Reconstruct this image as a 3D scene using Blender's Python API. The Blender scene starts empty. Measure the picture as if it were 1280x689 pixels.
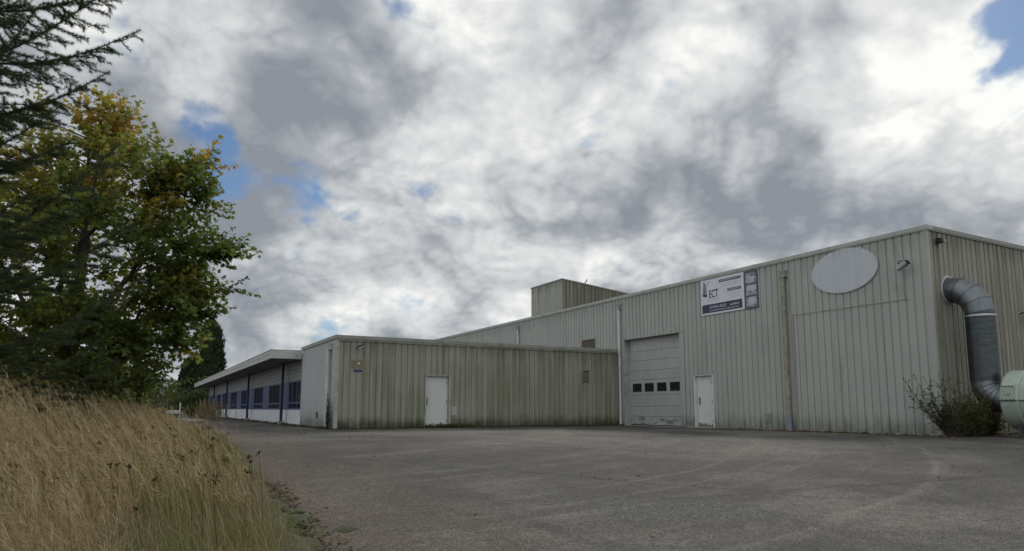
import bpy, math, random
import numpy as np
from mathutils import Vector, Matrix
random.seed(7)
rng = np.random.default_rng(11)
R = math.radians
scene = bpy.context.scene
COL = scene.collection

# ------------------------------------------------------------------ site frame
XM = 19.45      # street front of the tall shed lies on x = XM and runs along +y
YR = 10.82      # near gable of the tall shed lies on y = YR
YL = 25.0       # near gable of the low block
XL = 6.30       # long side of the low block and of its canopied wing
HM, HL = 5.95, 3.46
HEAD = R(28.762)
FW = np.array([math.sin(HEAD), math.cos(HEAD)])   # walking direction over the yard
RT = np.array([math.cos(HEAD), -math.sin(HEAD)])

def ground_z(x, y):
    u = np.asarray(x) * FW[0] + np.asarray(y) * FW[1]
    t = (15.0 - u) / 15.0
    s = 0.04 * np.logaddexp(0.0, t / 0.04)         # the yard falls gently towards the road
    return -0.75 * np.minimum(s, 1.0)

def gz(x, y): return float(ground_z(x, y))

# ------------------------------------------------------------------ objects
def link(o, parent=None):
    COL.objects.link(o)
    if parent is not None: o.parent = parent
    return o

def tag(o, label=None, cat=None, group=None, kind=None):
    if label: o['label'] = label
    if cat: o['category'] = cat
    if group: o['group'] = group
    if kind: o['kind'] = kind
    return o

def empty(name, loc=(0, 0, 0), rot=None):
    o = bpy.data.objects.new(name, None)
    o.location = loc
    o.empty_display_size = 0.2
    if rot is not None: o.rotation_euler = rot
    return link(o)

class MB:
    """collects polygons and links them as one mesh object"""
    def __init__(s): s.v = []; s.f = []; s.sm = []; s.ch = []
    def add(s, v, f, smooth=False):
        b = len(s.v); s.ch.append((b, len(v), f, smooth)); s.v += [tuple(p) for p in v]
        s.f += [tuple(i + b for i in q) for q in f]; s.sm += [smooth] * len(f)
        return s
    def box(s, x0, x1, y0, y1, z0, z1, M=None):
        v = [(x, y, z) for z in (z0, z1) for y in (y0, y1) for x in (x0, x1)]
        if M is not None: v = [M @ Vector(p) for p in v]
        return s.add(v, [(0, 2, 3, 1), (4, 5, 7, 6), (0, 1, 5, 4), (2, 6, 7, 3), (0, 4, 6, 2), (1, 3, 7, 5)])
    def tube(s, pts, rad, n=10, cap=True, smooth=True):
        pts = [Vector(p) for p in pts]
        if not hasattr(rad, '__len__'): rad = [rad] * len(pts)
        rings = []; N = None
        for i, p in enumerate(pts):
            a = pts[max(i - 1, 0)]; b = pts[min(i + 1, len(pts) - 1)]
            t = (b - a).normalized()
            if N is None:
                N = t.orthogonal().normalized()
            else:
                N = (N - t * N.dot(t)).normalized()
            B = t.cross(N)
            # widen mitre rings so gored bends keep their bore
            k = 1.0
            if 0 < i < len(pts) - 1:
                c = max(0.3, ((pts[i] - a).normalized()).dot(t)); k = 1.0 / c
            rings.append([p + (N * math.cos(q) + B * math.sin(q)) * rad[i] * (1 if n < 20 else 1) for q in [2 * math.pi * j / n for j in range(n)]])
        v = [q for r in rings for q in r]
        f = []
        for i in range(len(rings) - 1):
            for j in range(n):
                a = i * n + j; b = i * n + (j + 1) % n
                f.append((a, b, b + n, a + n))
        s.add(v, f, smooth)
        if cap:
            s.add(rings[0], [tuple(range(n - 1, -1, -1))]); s.add(rings[-1], [tuple(range(n))])
        return s
    def lathe(s, prof, c, axis, n=40, smooth=True):
        """prof: (distance along axis, radius)"""
        ax = Vector(axis).normalized(); N = ax.orthogonal().normalized(); B = ax.cross(N); c = Vector(c)
        for (d0, r0), (d1, r1) in zip(prof[:-1], prof[1:]):
            v = []
            for d, r in ((d0, r0), (d1, r1)):
                v += [c + ax * d + (N * math.cos(q) + B * math.sin(q)) * r for q in [2 * math.pi * j / n for j in range(n)]]
            s.add(v, [(j, (j + 1) % n, n + (j + 1) % n, n + j) for j in range(n)], smooth)
        return s
    def prism(s, poly, z0, z1, M=None):
        n = len(poly)
        v = [(x, y, z0) for x, y in poly] + [(x, y, z1) for x, y in poly]
        if M is not None: v = [M @ Vector(p) for p in v]
        return s.add(v, [tuple(range(n - 1, -1, -1)), tuple(range(n, 2 * n))] + [(i, (i + 1) % n, n + (i + 1) % n, n + i) for i in range(n)])
    def build(s, name, m, parent=None, bevel=0, weld=False):
        me = bpy.data.meshes.new(name); me.from_pydata(s.v, [], s.f); me.update()
        me.polygons.foreach_set('use_smooth', s.sm)
        me.materials.append(m)
        o = link(bpy.data.objects.new(name, me), parent)
        if bevel:
            b = o.modifiers.new('bevel', 'BEVEL'); b.width = bevel; b.segments = 2; b.limit_method = 'ANGLE'; b.angle_limit = R(40)
        return o

def each(mb, name, m, parent, k=1, bevel=0):
    """links every k added shapes of mb as an object of its own"""
    out = []
    for i in range(0, len(mb.ch), k):
        q = MB()
        for b, n, f, sm in mb.ch[i:i + k]: q.add(mb.v[b:b + n], f, sm)
        out.append(q.build(name, m, parent, bevel))
    return out

def np_mesh(name, V, F, m, parent=None, tone=None, smooth=False):
    """V (n,3) array, F (k,c) array of equal sized polygons, tone (k,) float per face"""
    me = bpy.data.meshes.new(name)
    F = np.asarray(F, dtype=np.int32); k, c = F.shape
    me.vertices.add(len(V)); me.vertices.foreach_set('co', np.ascontiguousarray(V, dtype=np.float32).ravel())
    me.loops.add(k * c); me.loops.foreach_set('vertex_index', F.ravel())
    me.polygons.add(k)
    me.polygons.foreach_set('loop_start', np.arange(0, k * c, c, dtype=np.int32))
    me.polygons.foreach_set('loop_total', np.full(k, c, dtype=np.int32))
    if smooth: me.polygons.foreach_set('use_smooth', np.ones(k, dtype=bool))
    if tone is not None:
        a = me.attributes.new('tone', 'FLOAT', 'FACE'); a.data.foreach_set('value', np.ascontiguousarray(tone, dtype=np.float32))
    me.update(calc_edges=True); me.validate()
    me.materials.append(m)
    return link(bpy.data.objects.new(name, me), parent)

# ------------------------------------------------------------------ materials
class NG:
    def __init__(s, tree): s.t = tree; s.n = tree.nodes; s.l = tree.links
    def new(s, typ, **kw):
        n = s.n.new(typ)
        for k, v in kw.items(): setattr(n, k, v)
        return n
    def put(s, sock, v):
        if isinstance(v, bpy.types.NodeSocket): s.l.new(v, sock)
        elif hasattr(v, '__len__') and len(v) == 3 and sock.type == 'RGBA': sock.default_value = (*v, 1)
        else: sock.default_value = v
    def math(s, op, a, b=0.0, c=0.0, clamp=False):
        n = s.new('ShaderNodeMath', operation=op, use_clamp=clamp)
        for i, v in enumerate((a, b, c)): s.put(n.inputs[i], v)
        return n.outputs[0]
    def vmath(s, op, a, b=(0, 0, 0)):
        n = s.new('ShaderNodeVectorMath', operation=op); s.put(n.inputs[0], a)
        if op == 'SCALE': s.put(n.inputs[3], b)
        else: s.put(n.inputs[1], b)
        return n.outputs['Value'] if op in ('DOT_PRODUCT', 'LENGTH', 'DISTANCE') else n.outputs[0]
    def mix(s, f, a, b, mode='MIX'):
        n = s.new('ShaderNodeMix', data_type='RGBA', blend_type=mode); n.clamp_factor = True
        s.put(n.inputs[0], f); s.put(n.inputs[6], a); s.put(n.inputs[7], b)
        return n.outputs[2]
    def noise(s, vec, scale, detail=4, rough=0.55, dist=0.0, lac=2.0):
        n = s.new('ShaderNodeTexNoise'); s.put(n.inputs['Vector'], vec)
        for k, v in (('Scale', scale), ('Detail', detail), ('Roughness', rough), ('Distortion', dist), ('Lacunarity', lac)): n.inputs[k].default_value = v
        return n.outputs[0]
    def map(s, vec, scale=(1, 1, 1), loc=(0, 0, 0), rot=(0, 0, 0)):
        n = s.new('ShaderNodeMapping'); s.put(n.inputs[0], vec)
        n.inputs['Location'].default_value = loc; n.inputs['Rotation'].default_value = rot; n.inputs['Scale'].default_value = scale
        return n.outputs[0]
    def step(s, v, a, b, lo=0.0, hi=1.0):
        n = s.new('ShaderNodeMapRange', interpolation_type='SMOOTHSTEP'); s.put(n.inputs[0], v)
        for i, q in enumerate((a, b, lo, hi)): n.inputs[i + 1].default_value = q
        return n.outputs[0]
    def ramp(s, v, stops):
        n = s.new('ShaderNodeValToRGB'); s.put(n.inputs[0], v)
        e = n.color_ramp.elements
        while len(e) < len(stops): e.new(0.5)
        for q, (p, c) in zip(e, stops): q.position = p; q.color = (*c, 1)
        return n.outputs[0]
    def obj(s): return s.new('ShaderNodeTexCoord').outputs['Object']
    def sep(s, v): return s.new('ShaderNodeSeparateXYZ'), v
    def xyz(s, v):
        n = s.new('ShaderNodeSeparateXYZ'); s.put(n.inputs[0], v); return n.outputs
    def comb(s, x, y, z=0.0):
        n = s.new('ShaderNodeCombineXYZ')
        for i, v in enumerate((x, y, z)): s.put(n.inputs[i], v)
        return n.outputs[0]
    def bump(s, h, strength=0.3, dist=0.02):
        n = s.new('ShaderNodeBump'); s.put(n.inputs['Height'], h)
        n.inputs['Strength'].default_value = strength; n.inputs['Distance'].default_value = dist
        return n.outputs[0]

def mat(name):
    m = bpy.data.materials.new(name); m.use_nodes = True
    g = NG(m.node_tree); b = g.n['Principled BSDF']
    return m, g, b

def surf(name, col, rough=0.6, metal=0.0, var=0.25, scale=3.0, dirt=None, bump=0.0, spec=0.4, bscale=None):
    """a plain surface with uneven tone and optional grime patches"""
    m, g, b = mat(name); P = g.obj()
    n = g.noise(P, scale, 5, 0.6)
    lo = tuple(c * (1 - var) for c in col); hi = tuple(min(1, c * (1 + var)) for c in col)
    c = g.ramp(n, [(0.3, lo), (0.7, hi)])
    if dirt:
        d = g.noise(P, scale * 0.7 + 1.3, 6, 0.7, 0.4)
        c = g.mix(g.math('MULTIPLY', g.step(d, 0.5, 0.72), dirt[1]), c, dirt[0])
    g.put(b.inputs['Base Color'], c)
    g.put(b.inputs['Roughness'], g.math('ADD', g.math('MULTIPLY', n, 0.2), rough - 0.1))
    b.inputs['Metallic'].default_value = metal; b.inputs['Specular IOR Level'].default_value = spec
    if bump: g.put(b.inputs['Normal'], g.bump(g.noise(P, bscale or scale * 8, 4), bump, 0.01))
    return m

def cladding(name, base, algae, amount, H, mould=0.6, top=0.5, pitch=0.25, seed=0.0, low=0.9):
    """ribbed steel sheet: faded paint, green algae in vertical runs, black mould at the foot, runs under the coping"""
    m, g, b = mat(name); P0 = g.obj(); P = g.map(P0, loc=(seed, seed * 1.7, 0))
    s = g.xyz(P0); z = s[2]
    along = g.math('ADD', s[0], s[1])
    pan = g.math('FLOOR', g.math('DIVIDE', along, pitch))
    wn = g.new('ShaderNodeTexWhiteNoise', noise_dimensions='1D'); g.put(wn.inputs['W'], pan)
    pv = wn.outputs[0]
    streak = g.noise(g.map(P, (5.5, 5.5, 0.22)), 1.0, 5, 0.6, 0.3)
    fine = g.noise(g.map(P, (24, 24, 0.6)), 1.0, 3, 0.6)
    blot = g.noise(P, 0.45, 5, 0.6)
    blot2 = g.noise(g.map(P, (1, 1, 1.0), (4, 9, 2)), 1.9, 5, 0.62)
    c = g.mix(g.step(blot, 0.3, 0.7), tuple(q * 0.93 for q in base), tuple(q * 1.05 for q in base))
    c = g.mix(g.math('MULTIPLY', pv, 0.22), c, tuple(q * 0.72 for q in base))
    fa = g.math('ADD', g.math('MULTIPLY', streak, 0.75), g.math('MULTIPLY', fine, 0.25))
    fa = g.math('ADD', fa, g.math('MULTIPLY', g.math('SUBTRACT', blot, 0.5), 0.5))
    fa = g.step(fa, 0.62 - 0.3 * amount, 0.84 - 0.3 * amount)
    c = g.mix(g.math('MULTIPLY', fa, min(1, 0.35 + 0.65 * amount)), c, algae)
    # runs below the coping
    tz = g.math('ADD', g.step(z, H - 1.7, H, 0, 1), g.math('MULTIPLY', g.math('SUBTRACT', streak, 0.5), 1.5))
    c = g.mix(g.math('MULTIPLY', g.step(tz, 0.55, 1.1), top), c, tuple(q * 0.55 for q in algae))
    # mould that climbs from the foot in uneven tongues
    bz = g.math('ADD', g.step(z, low, 0.0, 0, 1), g.math('MULTIPLY', g.math('SUBTRACT', g.math('ADD', g.math('MULTIPLY', streak, 0.5), g.math('MULTIPLY', blot2, 0.5)), 0.5), 2.2))
    c = g.mix(g.math('MULTIPLY', g.step(bz, 0.15, 0.9), mould * 0.8), c, (0.105, 0.105, 0.062))
    c = g.mix(g.math('MULTIPLY', g.step(bz, 0.6, 1.25), mould), c, (0.035, 0.037, 0.022))
    # grey washes where water has run down in broad sheets
    ws = g.noise(g.map(P, (1.3, 1.3, 0.5), (2.1, 0.4, 7.7)), 0.8, 6, 0.68, 0.3)
    c = g.mix(g.math('MULTIPLY', g.step(ws, 0.55, 0.70), 0.38), c, tuple(q * 0.55 for q in base))
    # small scuffs
    sc = g.noise(g.map(P, (1, 1, 1)), 7.0, 6, 0.7)
    c = g.mix(g.math('MULTIPLY', g.step(sc, 0.63, 0.72), 0.35), c, tuple(q * 0.6 for q in base))
    g.put(b.inputs['Base Color'], c)
    g.put(b.inputs['Roughness'], g.math('ADD', 0.5, g.math('MULTIPLY', fa, 0.25)))
    b.inputs['Specular IOR Level'].default_value = 0.25
    g.put(b.inputs['Normal'], g.bump(g.math('ADD', g.math('MULTIPLY', blot2, 1.0), g.math('MULTIPLY', fine, 0.12)), 0.35, 0.012))
    return m

def leafmat(name, stops, trans=0.45, rough=0.5, spec=0.3):
    m, g, b = mat(name)
    at = g.new('ShaderNodeAttribute', attribute_name='tone')
    c = g.ramp(at.outputs['Fac'], stops)
    g.put(b.inputs['Base Color'], c); b.inputs['Roughness'].default_value = rough; b.inputs['Specular IOR Level'].default_value = spec
    tr = g.new('ShaderNodeBsdfTranslucent'); g.put(tr.inputs[0], c)
    mx = g.new('ShaderNodeMixShader'); mx.inputs[0].default_value = trans
    g.l.new(b.outputs[0], mx.inputs[1]); g.l.new(tr.outputs[0], mx.inputs[2])
    g.l.new(mx.outputs[0], g.n['Material Output'].inputs['Surface'])
    return m
BACK_FILL, BLUE = 2.0, 0.52
# ------------------------------------------------------------------ camera
cam = bpy.data.cameras.new('camera'); cam.lens = 844.29 / 1280 * 36; cam.sensor_width = 36; cam.sensor_fit = 'HORIZONTAL'
cam.shift_y = 61.5 / 1280; cam.clip_end = 4000; cam.clip_start = 0.05
co = link(bpy.data.objects.new('camera', cam)); co.location = (0, 0, 0.75)
co.rotation_euler = (R(90 + 7.089), 0, -HEAD)
scene.camera = co
vs = scene.view_settings; vs.view_transform = 'Standard'; vs.look = 'None'; vs.gamma = 1; vs.exposure = EXPOSURE = 0.3; vs.use_curve_mapping = False

# ------------------------------------------------------------------ daylight
SUN_EL, SUN_AZ = R(36), R(46)           # azimuth from +y towards +x
sd = Vector((math.cos(SUN_EL) * math.sin(SUN_AZ), math.cos(SUN_EL) * math.cos(SUN_AZ), math.sin(SUN_EL)))
sl = bpy.data.lights.new('sun', 'SUN'); sl.energy = 1.2; sl.angle = R(14); sl.color = (1.0, 0.95, 0.87)
so = link(bpy.data.objects.new('sun', sl)); so.rotation_euler = sd.to_track_quat('Z', 'Y').to_euler(); so.location = (0, 0, 30)

w = bpy.data.worlds.new('World'); scene.world = w; w.use_nodes = True
g = NG(w.node_tree); bg = g.n['Background']
bg.inputs['Strength'].default_value = 0.1
sk = g.new('ShaderNodeTexSky', sky_type='NISHITA'); sk.sun_disc = False; sk.sun_elevation = SUN_EL; sk.sun_rotation = SUN_AZ
sk.air_density = 1.0; sk.dust_density = 0.6; sk.ozone_density = 1.6
D = g.vmath('NORMALIZE', g.new('ShaderNodeTexCoord').outputs['Generated'])
dx, dy, dz = g.xyz(D)
up = g.math('ADD', g.math('MAXIMUM', dz, 0.0), 0.55)
P = g.comb(g.math('DIVIDE', dx, up), g.math('DIVIDE', dy, up), 0.0)     # the deck of clouds overhead, seen in perspective
def blob(d, r, amp, sx=1.0):
    v = Vector(d).normalized()
    t = g.math('SUBTRACT', 1.0, g.vmath('DOT_PRODUCT', D, tuple(v)))
    e = g.math('POWER', 2.718, g.math('MULTIPLY', t, -1.0 / (1 - math.cos(R(r)))))
    return g.math('MULTIPLY', e, amp)
def total(L):
    a = L[0]
    for b in L[1:]: a = g.math('ADD', a, b)
    return a
warp = g.new('ShaderNodeTexNoise'); g.put(warp.inputs['Vector'], P); warp.inputs['Scale'].default_value = 3.2; warp.inputs['Detail'].default_value = 3
wv = g.vmath('SCALE', g.vmath('SUBTRACT', warp.outputs['Color'], (0.5, 0.5, 0.5)), 0.07)
PW = g.vmath('ADD', P, wv)
pf = g.new('ShaderNodeTexNoise'); g.put(pf.inputs['Vector'], P); pf.inputs['Scale'].default_value = 9.0; pf.inputs['Detail'].default_value = 6
puff = g.vmath('SCALE', g.vmath('SUBTRACT', pf.outputs['Color'], (0.5, 0.5, 0.5)), 0.035)
def dens(off):
    q = g.vmath('ADD', PW, off)
    a = g.noise(g.map(q, (1, 1, 1), (3.1, 7.4, 0.7)), 2.4, 12, 0.60)
    b = 0.76; q2 = g.vmath('ADD', q, puff)
    for k, (f, w_) in enumerate(((4.2, .60), (9.5, .40), (21.0, .22), (45.0, .12))):      # rounded heads
        n = g.noise(g.map(q2, (1, 1, 1), (k * 3.3, k * 1.9, k * 5.1)), f, 0)
        b = g.math('ADD', g.math('MULTIPLY', g.math('ABSOLUTE', g.math('SUBTRACT', n, 0.5)), -2 * w_), b)
    return g.math('ADD', g.math('MULTIPLY', a, 0.70), g.math('MULTIPLY', b, 0.30))
d0 = dens((0, 0, 0)); d1 = dens((sd.x * 0.03, sd.y * 0.03, 0.0))
# where the blue shows and where the deck is thick, by compass direction
holes = total([blob((0.075, 0.945, 0.315), 4.2, -0.24), blob((-0.02, 0.93, 0.36), 3.5, -0.08), blob((0.18, 0.93, 0.322), 2.6, -0.17), blob((0.19, 0.94, 0.27), 2.0, -0.08), blob((0.16, 0.90, 0.40), 6, 0.13), blob((0.30, 0.85, 0.42), 5, 0.10),
               blob((0.855, 0.315, 0.415), 3.6, -0.33), blob((0.50, 0.83, 0.24), 6, 0.10), blob((0.84, 0.5, 0.2), 8, 0.10), blob((0.263, 0.81, 0.525), 1.8, -0.13), blob((0.374, 0.796, 0.476), 3.0, 0.04), blob((0.345, 0.925, 0.15), 2.5, -0.07),
               blob((-0.6, -0.5, 0.5), 22, -0.12), blob((-0.9, 0.3, 0.5), 14, -0.10)])
th = g.math('ADD', d0, holes)
cover = g.step(th, 0.32, 0.415)
tone = total([blob((.42, .78, .46), 6, .12), blob((.77, .52, .37), 7, .20), blob((.52, .70, .48), 6, -.16), blob((.70, .60, .40), 5, -.08), blob((.36, .85, .38), 4, .12), blob((0.622, 0.594, 0.511), 5, 0.20), blob((0.564, 0.724, 0.397), 7, 0.22), blob((0.70, 0.55, 0.36), 7, 0.16), blob((0.83, 0.45, 0.33), 6, 0.12), blob((0.30, 0.93, 0.24), 6, 0.16), blob((0.15, 0.97, 0.19), 5, 0.10),
              blob((0.19, 0.90, 0.40), 9, -0.20), blob((0.0, 0.9, 0.42), 8, -0.10), blob((0.66, 0.70, 0.27), 8, -0.16), blob((0.47, 0.82, 0.32), 6, -0.14), blob((0.86, 0.46, 0.22), 7, -0.10), blob((0.72, 0.5, 0.46), 6, -0.10), blob((0.14, 0.975, 0.13), 5, -0.06)])
lit = g.math('MULTIPLY', g.math('SUBTRACT', d0, d1), 3.4)
bright = g.math('ADD', g.math('ADD', g.step(d0, 0.64, 0.42, -0.10, 0.60), 0.11), g.math('ADD', lit, tone))
bright = g.math('ADD', bright, g.math('MULTIPLY', g.math('SUBTRACT', g.noise(PW, 9.0, 8, 0.6), 0.5), 0.28))
bright = g.math('ADD', bright, g.math('MULTIPLY', g.math('SUBTRACT', g.noise(g.map(PW, loc=(1.3, 5.1, 0)), 2.3, 6, 0.5), 0.5), 1.9))
cl = g.ramp(bright, [(0.0, (0.215, 0.235, 0.265)), (0.28, (0.315, 0.335, 0.36)), (0.52, (0.47, 0.49, 0.505)), (0.8, (0.64, 0.65, 0.645)), (1.0, (0.80, 0.805, 0.775))])
# unseen clouds opposite the sun, brightened as added fill on fronts and foliage
away = g.step(g.vmath('DOT_PRODUCT', D, (-sd.x, -sd.y, 0.0)), -0.3, 0.75, 1.0, BACK_FILL)
cl = g.vmath('SCALE', cl, g.math('MULTIPLY', away, 10.0))
blue = g.vmath('SCALE', g.vmath('MULTIPLY', sk.outputs[0], (0.80, 0.97, 1.14)), BLUE)
pale = g.vmath('SCALE', g.mix(1.0, (0.62, 0.66, 0.70), (1, 1, 1), 'MULTIPLY'), 10.0)
hz = g.step(dz, 0.10, 0.0)
c = g.mix(cover, blue, cl)
c = g.mix(g.math('MULTIPLY', hz, 0.7), c, pale)
g.put(bg.inputs['Color'], c)

# ------------------------------------------------------------------ ground
def sheet(name, us, vs_, zoff, m, label=None, trim=None):
    """a sheet laid over the terrain; us along the view direction, vs across it"""
    U, V = np.meshgrid(us, vs_, indexing='ij')
    X = U * FW[0] + V * RT[0]; Y = U * FW[1] + V * RT[1]
    Z = ground_z(X, Y) + zoff
    n, k = U.shape
    idx = np.arange(n * k).reshape(n, k)
    F = np.stack([idx[:-1, :-1], idx[:-1, 1:], idx[1:, 1:], idx[1:, :-1]], -1).reshape(-1, 4)[:, ::-1]
    return np_mesh(name, np.stack([X, Y, Z], -1).reshape(-1, 3), F, m, smooth=True)

def ground_material():
    m, g, b = mat('asphalt'); P = g.obj()
    s = g.xyz(P)
    u = g.vmath('DOT_PRODUCT', P, (FW[0], FW[1], 0)); v = g.vmath('DOT_PRODUCT', P, (RT[0], RT[1], 0))
    n1 = g.noise(P, 0.16, 6, 0.6, 0.5)
    n2 = g.noise(P, 0.9, 6, 0.65, 0.3)
    n3 = g.noise(P, 4.5, 5, 0.65)
    grain = g.noise(P, 38, 5, 0.8)
    vo = g.new('ShaderNodeTexVoronoi'); g.put(vo.inputs['Vector'], P); vo.inputs['Scale'].default_value = 75
    c = g.mix(g.step(n1, 0.40, 0.60), (0.050, 0.049, 0.046), (0.118, 0.114, 0.106))
    c = g.mix(g.math('MULTIPLY', g.step(n2, 0.45, 0.75), 0.55), c, (0.138, 0.134, 0.126))
    c = g.mix(g.math('MULTIPLY', g.step(n3, 0.48, 0.68), 0.5), c, (0.055, 0.053, 0.05))
    # long sweeping wheel marks around the turning area
    wx = g.math('ADD', s[0], g.math('MULTIPLY', g.math('SUBTRACT', n1, 0.5), 3.0))
    rr = g.math('POWER', g.math('ADD', g.math('POWER', g.math('SUBTRACT', wx, 2.0), 2.0), g.math('POWER', g.math('SUBTRACT', s[1], 24.0), 2.0)), 0.5)
    rings = g.noise(g.comb(rr, g.math('MULTIPLY', g.math('ARCTAN2', s[0], s[1]), 0.25), 0.0), 1.6, 5, 0.7)
    c = g.mix(g.math('MULTIPLY', g.step(rings, 0.52, 0.68), 0.5), c, (0.165, 0.16, 0.15))
    c = g.mix(g.math('MULTIPLY', g.step(rings, 0.45, 0.30), 0.5), c, (0.06, 0.058, 0.055))
    # straight tracks along the building front
    run = g.noise(g.map(P, (1.1, 0.05, 1), rot=(0, 0, R(-12))), 1.0, 6, 0.65, 0.2)
    c = g.mix(g.math('MULTIPLY', g.step(run, 0.52, 0.64), 0.5), c, (0.055, 0.053, 0.05))
    # a square mend of coarser, darker stone
    du = g.math('ADD', u, g.math('MULTIPLY', g.math('SUBTRACT', n3, 0.5), 0.5)); dv = g.math('ADD', v, g.math('MULTIPLY', g.math('SUBTRACT', n2, 0.5), 0.6))
    pa = g.math('MULTIPLY', g.step(g.math('ABSOLUTE', g.math('SUBTRACT', g.math('ADD', du, g.math('MULTIPLY', dv, -0.12)), 7.55)), 0.75, 0.5), g.step(g.math('ABSOLUTE', g.math('SUBTRACT', g.math('ADD', dv, g.math('MULTIPLY', du, 0.35)), 4.6)), 0.95, 0.7))
    c = g.mix(g.math('MULTIPLY', pa, 0.8), c, g.mix(g.step(grain, 0.45, 0.65), (0.045, 0.045, 0.048), (0.14, 0.14, 0.145)))
    # the joint that wanders from the mend to the shed door
    jl = g.math('SUBTRACT', g.math('ADD', u, g.math('MULTIPLY', g.math('SUBTRACT', n2, 0.5), 0.9)), g.math('ADD', 7.6, g.math('MULTIPLY', v, 0.36)))
    j = g.step(g.math('ABSOLUTE', jl), 0.16, 0.01)
    j = g.math('MULTIPLY', j, g.math('MULTIPLY', g.step(v, 1.0, 2.0), g.step(v, 8.5, 7.0)))
    c = g.mix(g.math('MULTIPLY', j, 0.5), c, (0.035, 0.034, 0.033))
    jl2 = g.math('SUBTRACT', g.math('ADD', u, g.math('MULTIPLY', g.math('SUBTRACT', n2, 0.5), 1.2)), g.math('ADD', 10.6, g.math('MULTIPLY', v, -0.55)))
    j2 = g.math('MULTIPLY', g.step(g.math('ABSOLUTE', jl2), 0.14, 0.01), g.math('MULTIPLY', g.step(v, -3.5, -2.0), g.step(v, 5.0, 3.8)))
    c = g.mix(g.math('MULTIPLY', j2, 0.35), c, (0.04, 0.038, 0.036))
    # brown silt spread beside the verge
    e = g.math('ADD', s[0], g.math('MULTIPLY', g.math('SUBTRACT', n2, 0.5), 2.4))
    silt = g.step(e, 4.4, 1.6)
    c = g.mix(g.math('MULTIPLY', silt, 0.6), c, (0.098, 0.076, 0.06))
    n4 = g.noise(P, 15, 5, 0.75)
    c = g.mix(g.step(n4, 0.40, 0.60), g.mix(1.0, c, (0.80, 0.80, 0.80), 'MULTIPLY'), g.mix(1.0, c, (1.16, 1.155, 1.14), 'MULTIPLY'))
    # oil and damp stains with edges of their own
    st = g.noise(g.map(P, (1, .6, 1), (3, 1, 0)), 0.55, 5, 0.55, 0.6)
    c = g.mix(g.math('MULTIPLY', g.step(st, 0.60, 0.66), 0.45), c, (0.04, 0.039, 0.038))
    # soil and painted contact shade, darkening the asphalt along the wall feet
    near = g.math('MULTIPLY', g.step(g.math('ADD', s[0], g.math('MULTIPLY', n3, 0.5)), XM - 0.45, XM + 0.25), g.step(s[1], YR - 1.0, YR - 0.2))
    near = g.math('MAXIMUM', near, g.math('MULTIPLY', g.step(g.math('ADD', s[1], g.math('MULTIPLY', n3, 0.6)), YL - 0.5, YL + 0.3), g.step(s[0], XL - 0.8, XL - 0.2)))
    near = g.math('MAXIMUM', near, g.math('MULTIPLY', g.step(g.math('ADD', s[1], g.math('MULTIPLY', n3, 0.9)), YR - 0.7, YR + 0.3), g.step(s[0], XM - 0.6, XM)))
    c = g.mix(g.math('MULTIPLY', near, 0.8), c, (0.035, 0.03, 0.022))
    # aggregate
    gr = g.math('ADD', g.math('MULTIPLY', grain, 0.6), g.math('MULTIPLY', vo.outputs['Distance'], 0.5))
    c = g.mix(g.step(gr, 0.40, 0.66), g.mix(1.0, c, (0.30, 0.30, 0.30), 'MULTIPLY'), g.mix(1.0, c, (2.1, 2.07, 2.0), 'MULTIPLY'))
    # beyond the yard: rough grass
    far = g.step(g.math('MAXIMUM', g.math('SUBTRACT', s[1], 74.0), g.math('SUBTRACT', -14.0, s[0])), 0.0, 6.0)
    c = g.mix(far, c, g.mix(n2, (0.07, 0.075, 0.03), (0.14, 0.12, 0.06)))
    c = g.mix(1.0, c, (0.72, 0.71, 0.69), 'MULTIPLY')
    g.put(b.inputs['Base Color'], c); g.put(b.inputs['Roughness'], g.math('ADD', 0.78, g.math('MULTIPLY', n3, 0.2)))
    b.inputs['Specular IOR Level'].default_value = 0.3
    h = g.math('ADD', g.math('MULTIPLY', gr, 0.9), g.math('SUBTRACT', g.math('MULTIPLY', n3, 0.4), g.math('MULTIPLY', g.math('MAXIMUM', j, j2), 1.5)))
    g.put(b.inputs['Normal'], g.bump(h, 0.7, 0.012))
    return m
us = np.unique(np.concatenate([np.linspace(-400, -20, 12), np.arange(-20, 22, 0.6), np.linspace(22, 120, 22), np.linspace(120, 1500, 14)]))
vv = np.unique(np.concatenate([np.linspace(-1500, -60, 14), np.arange(-60, 61, 5.0), np.linspace(60, 1500, 14)]))
tag(sheet('ground', us, vv, 0.0, ground_material()), kind='structure')

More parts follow.
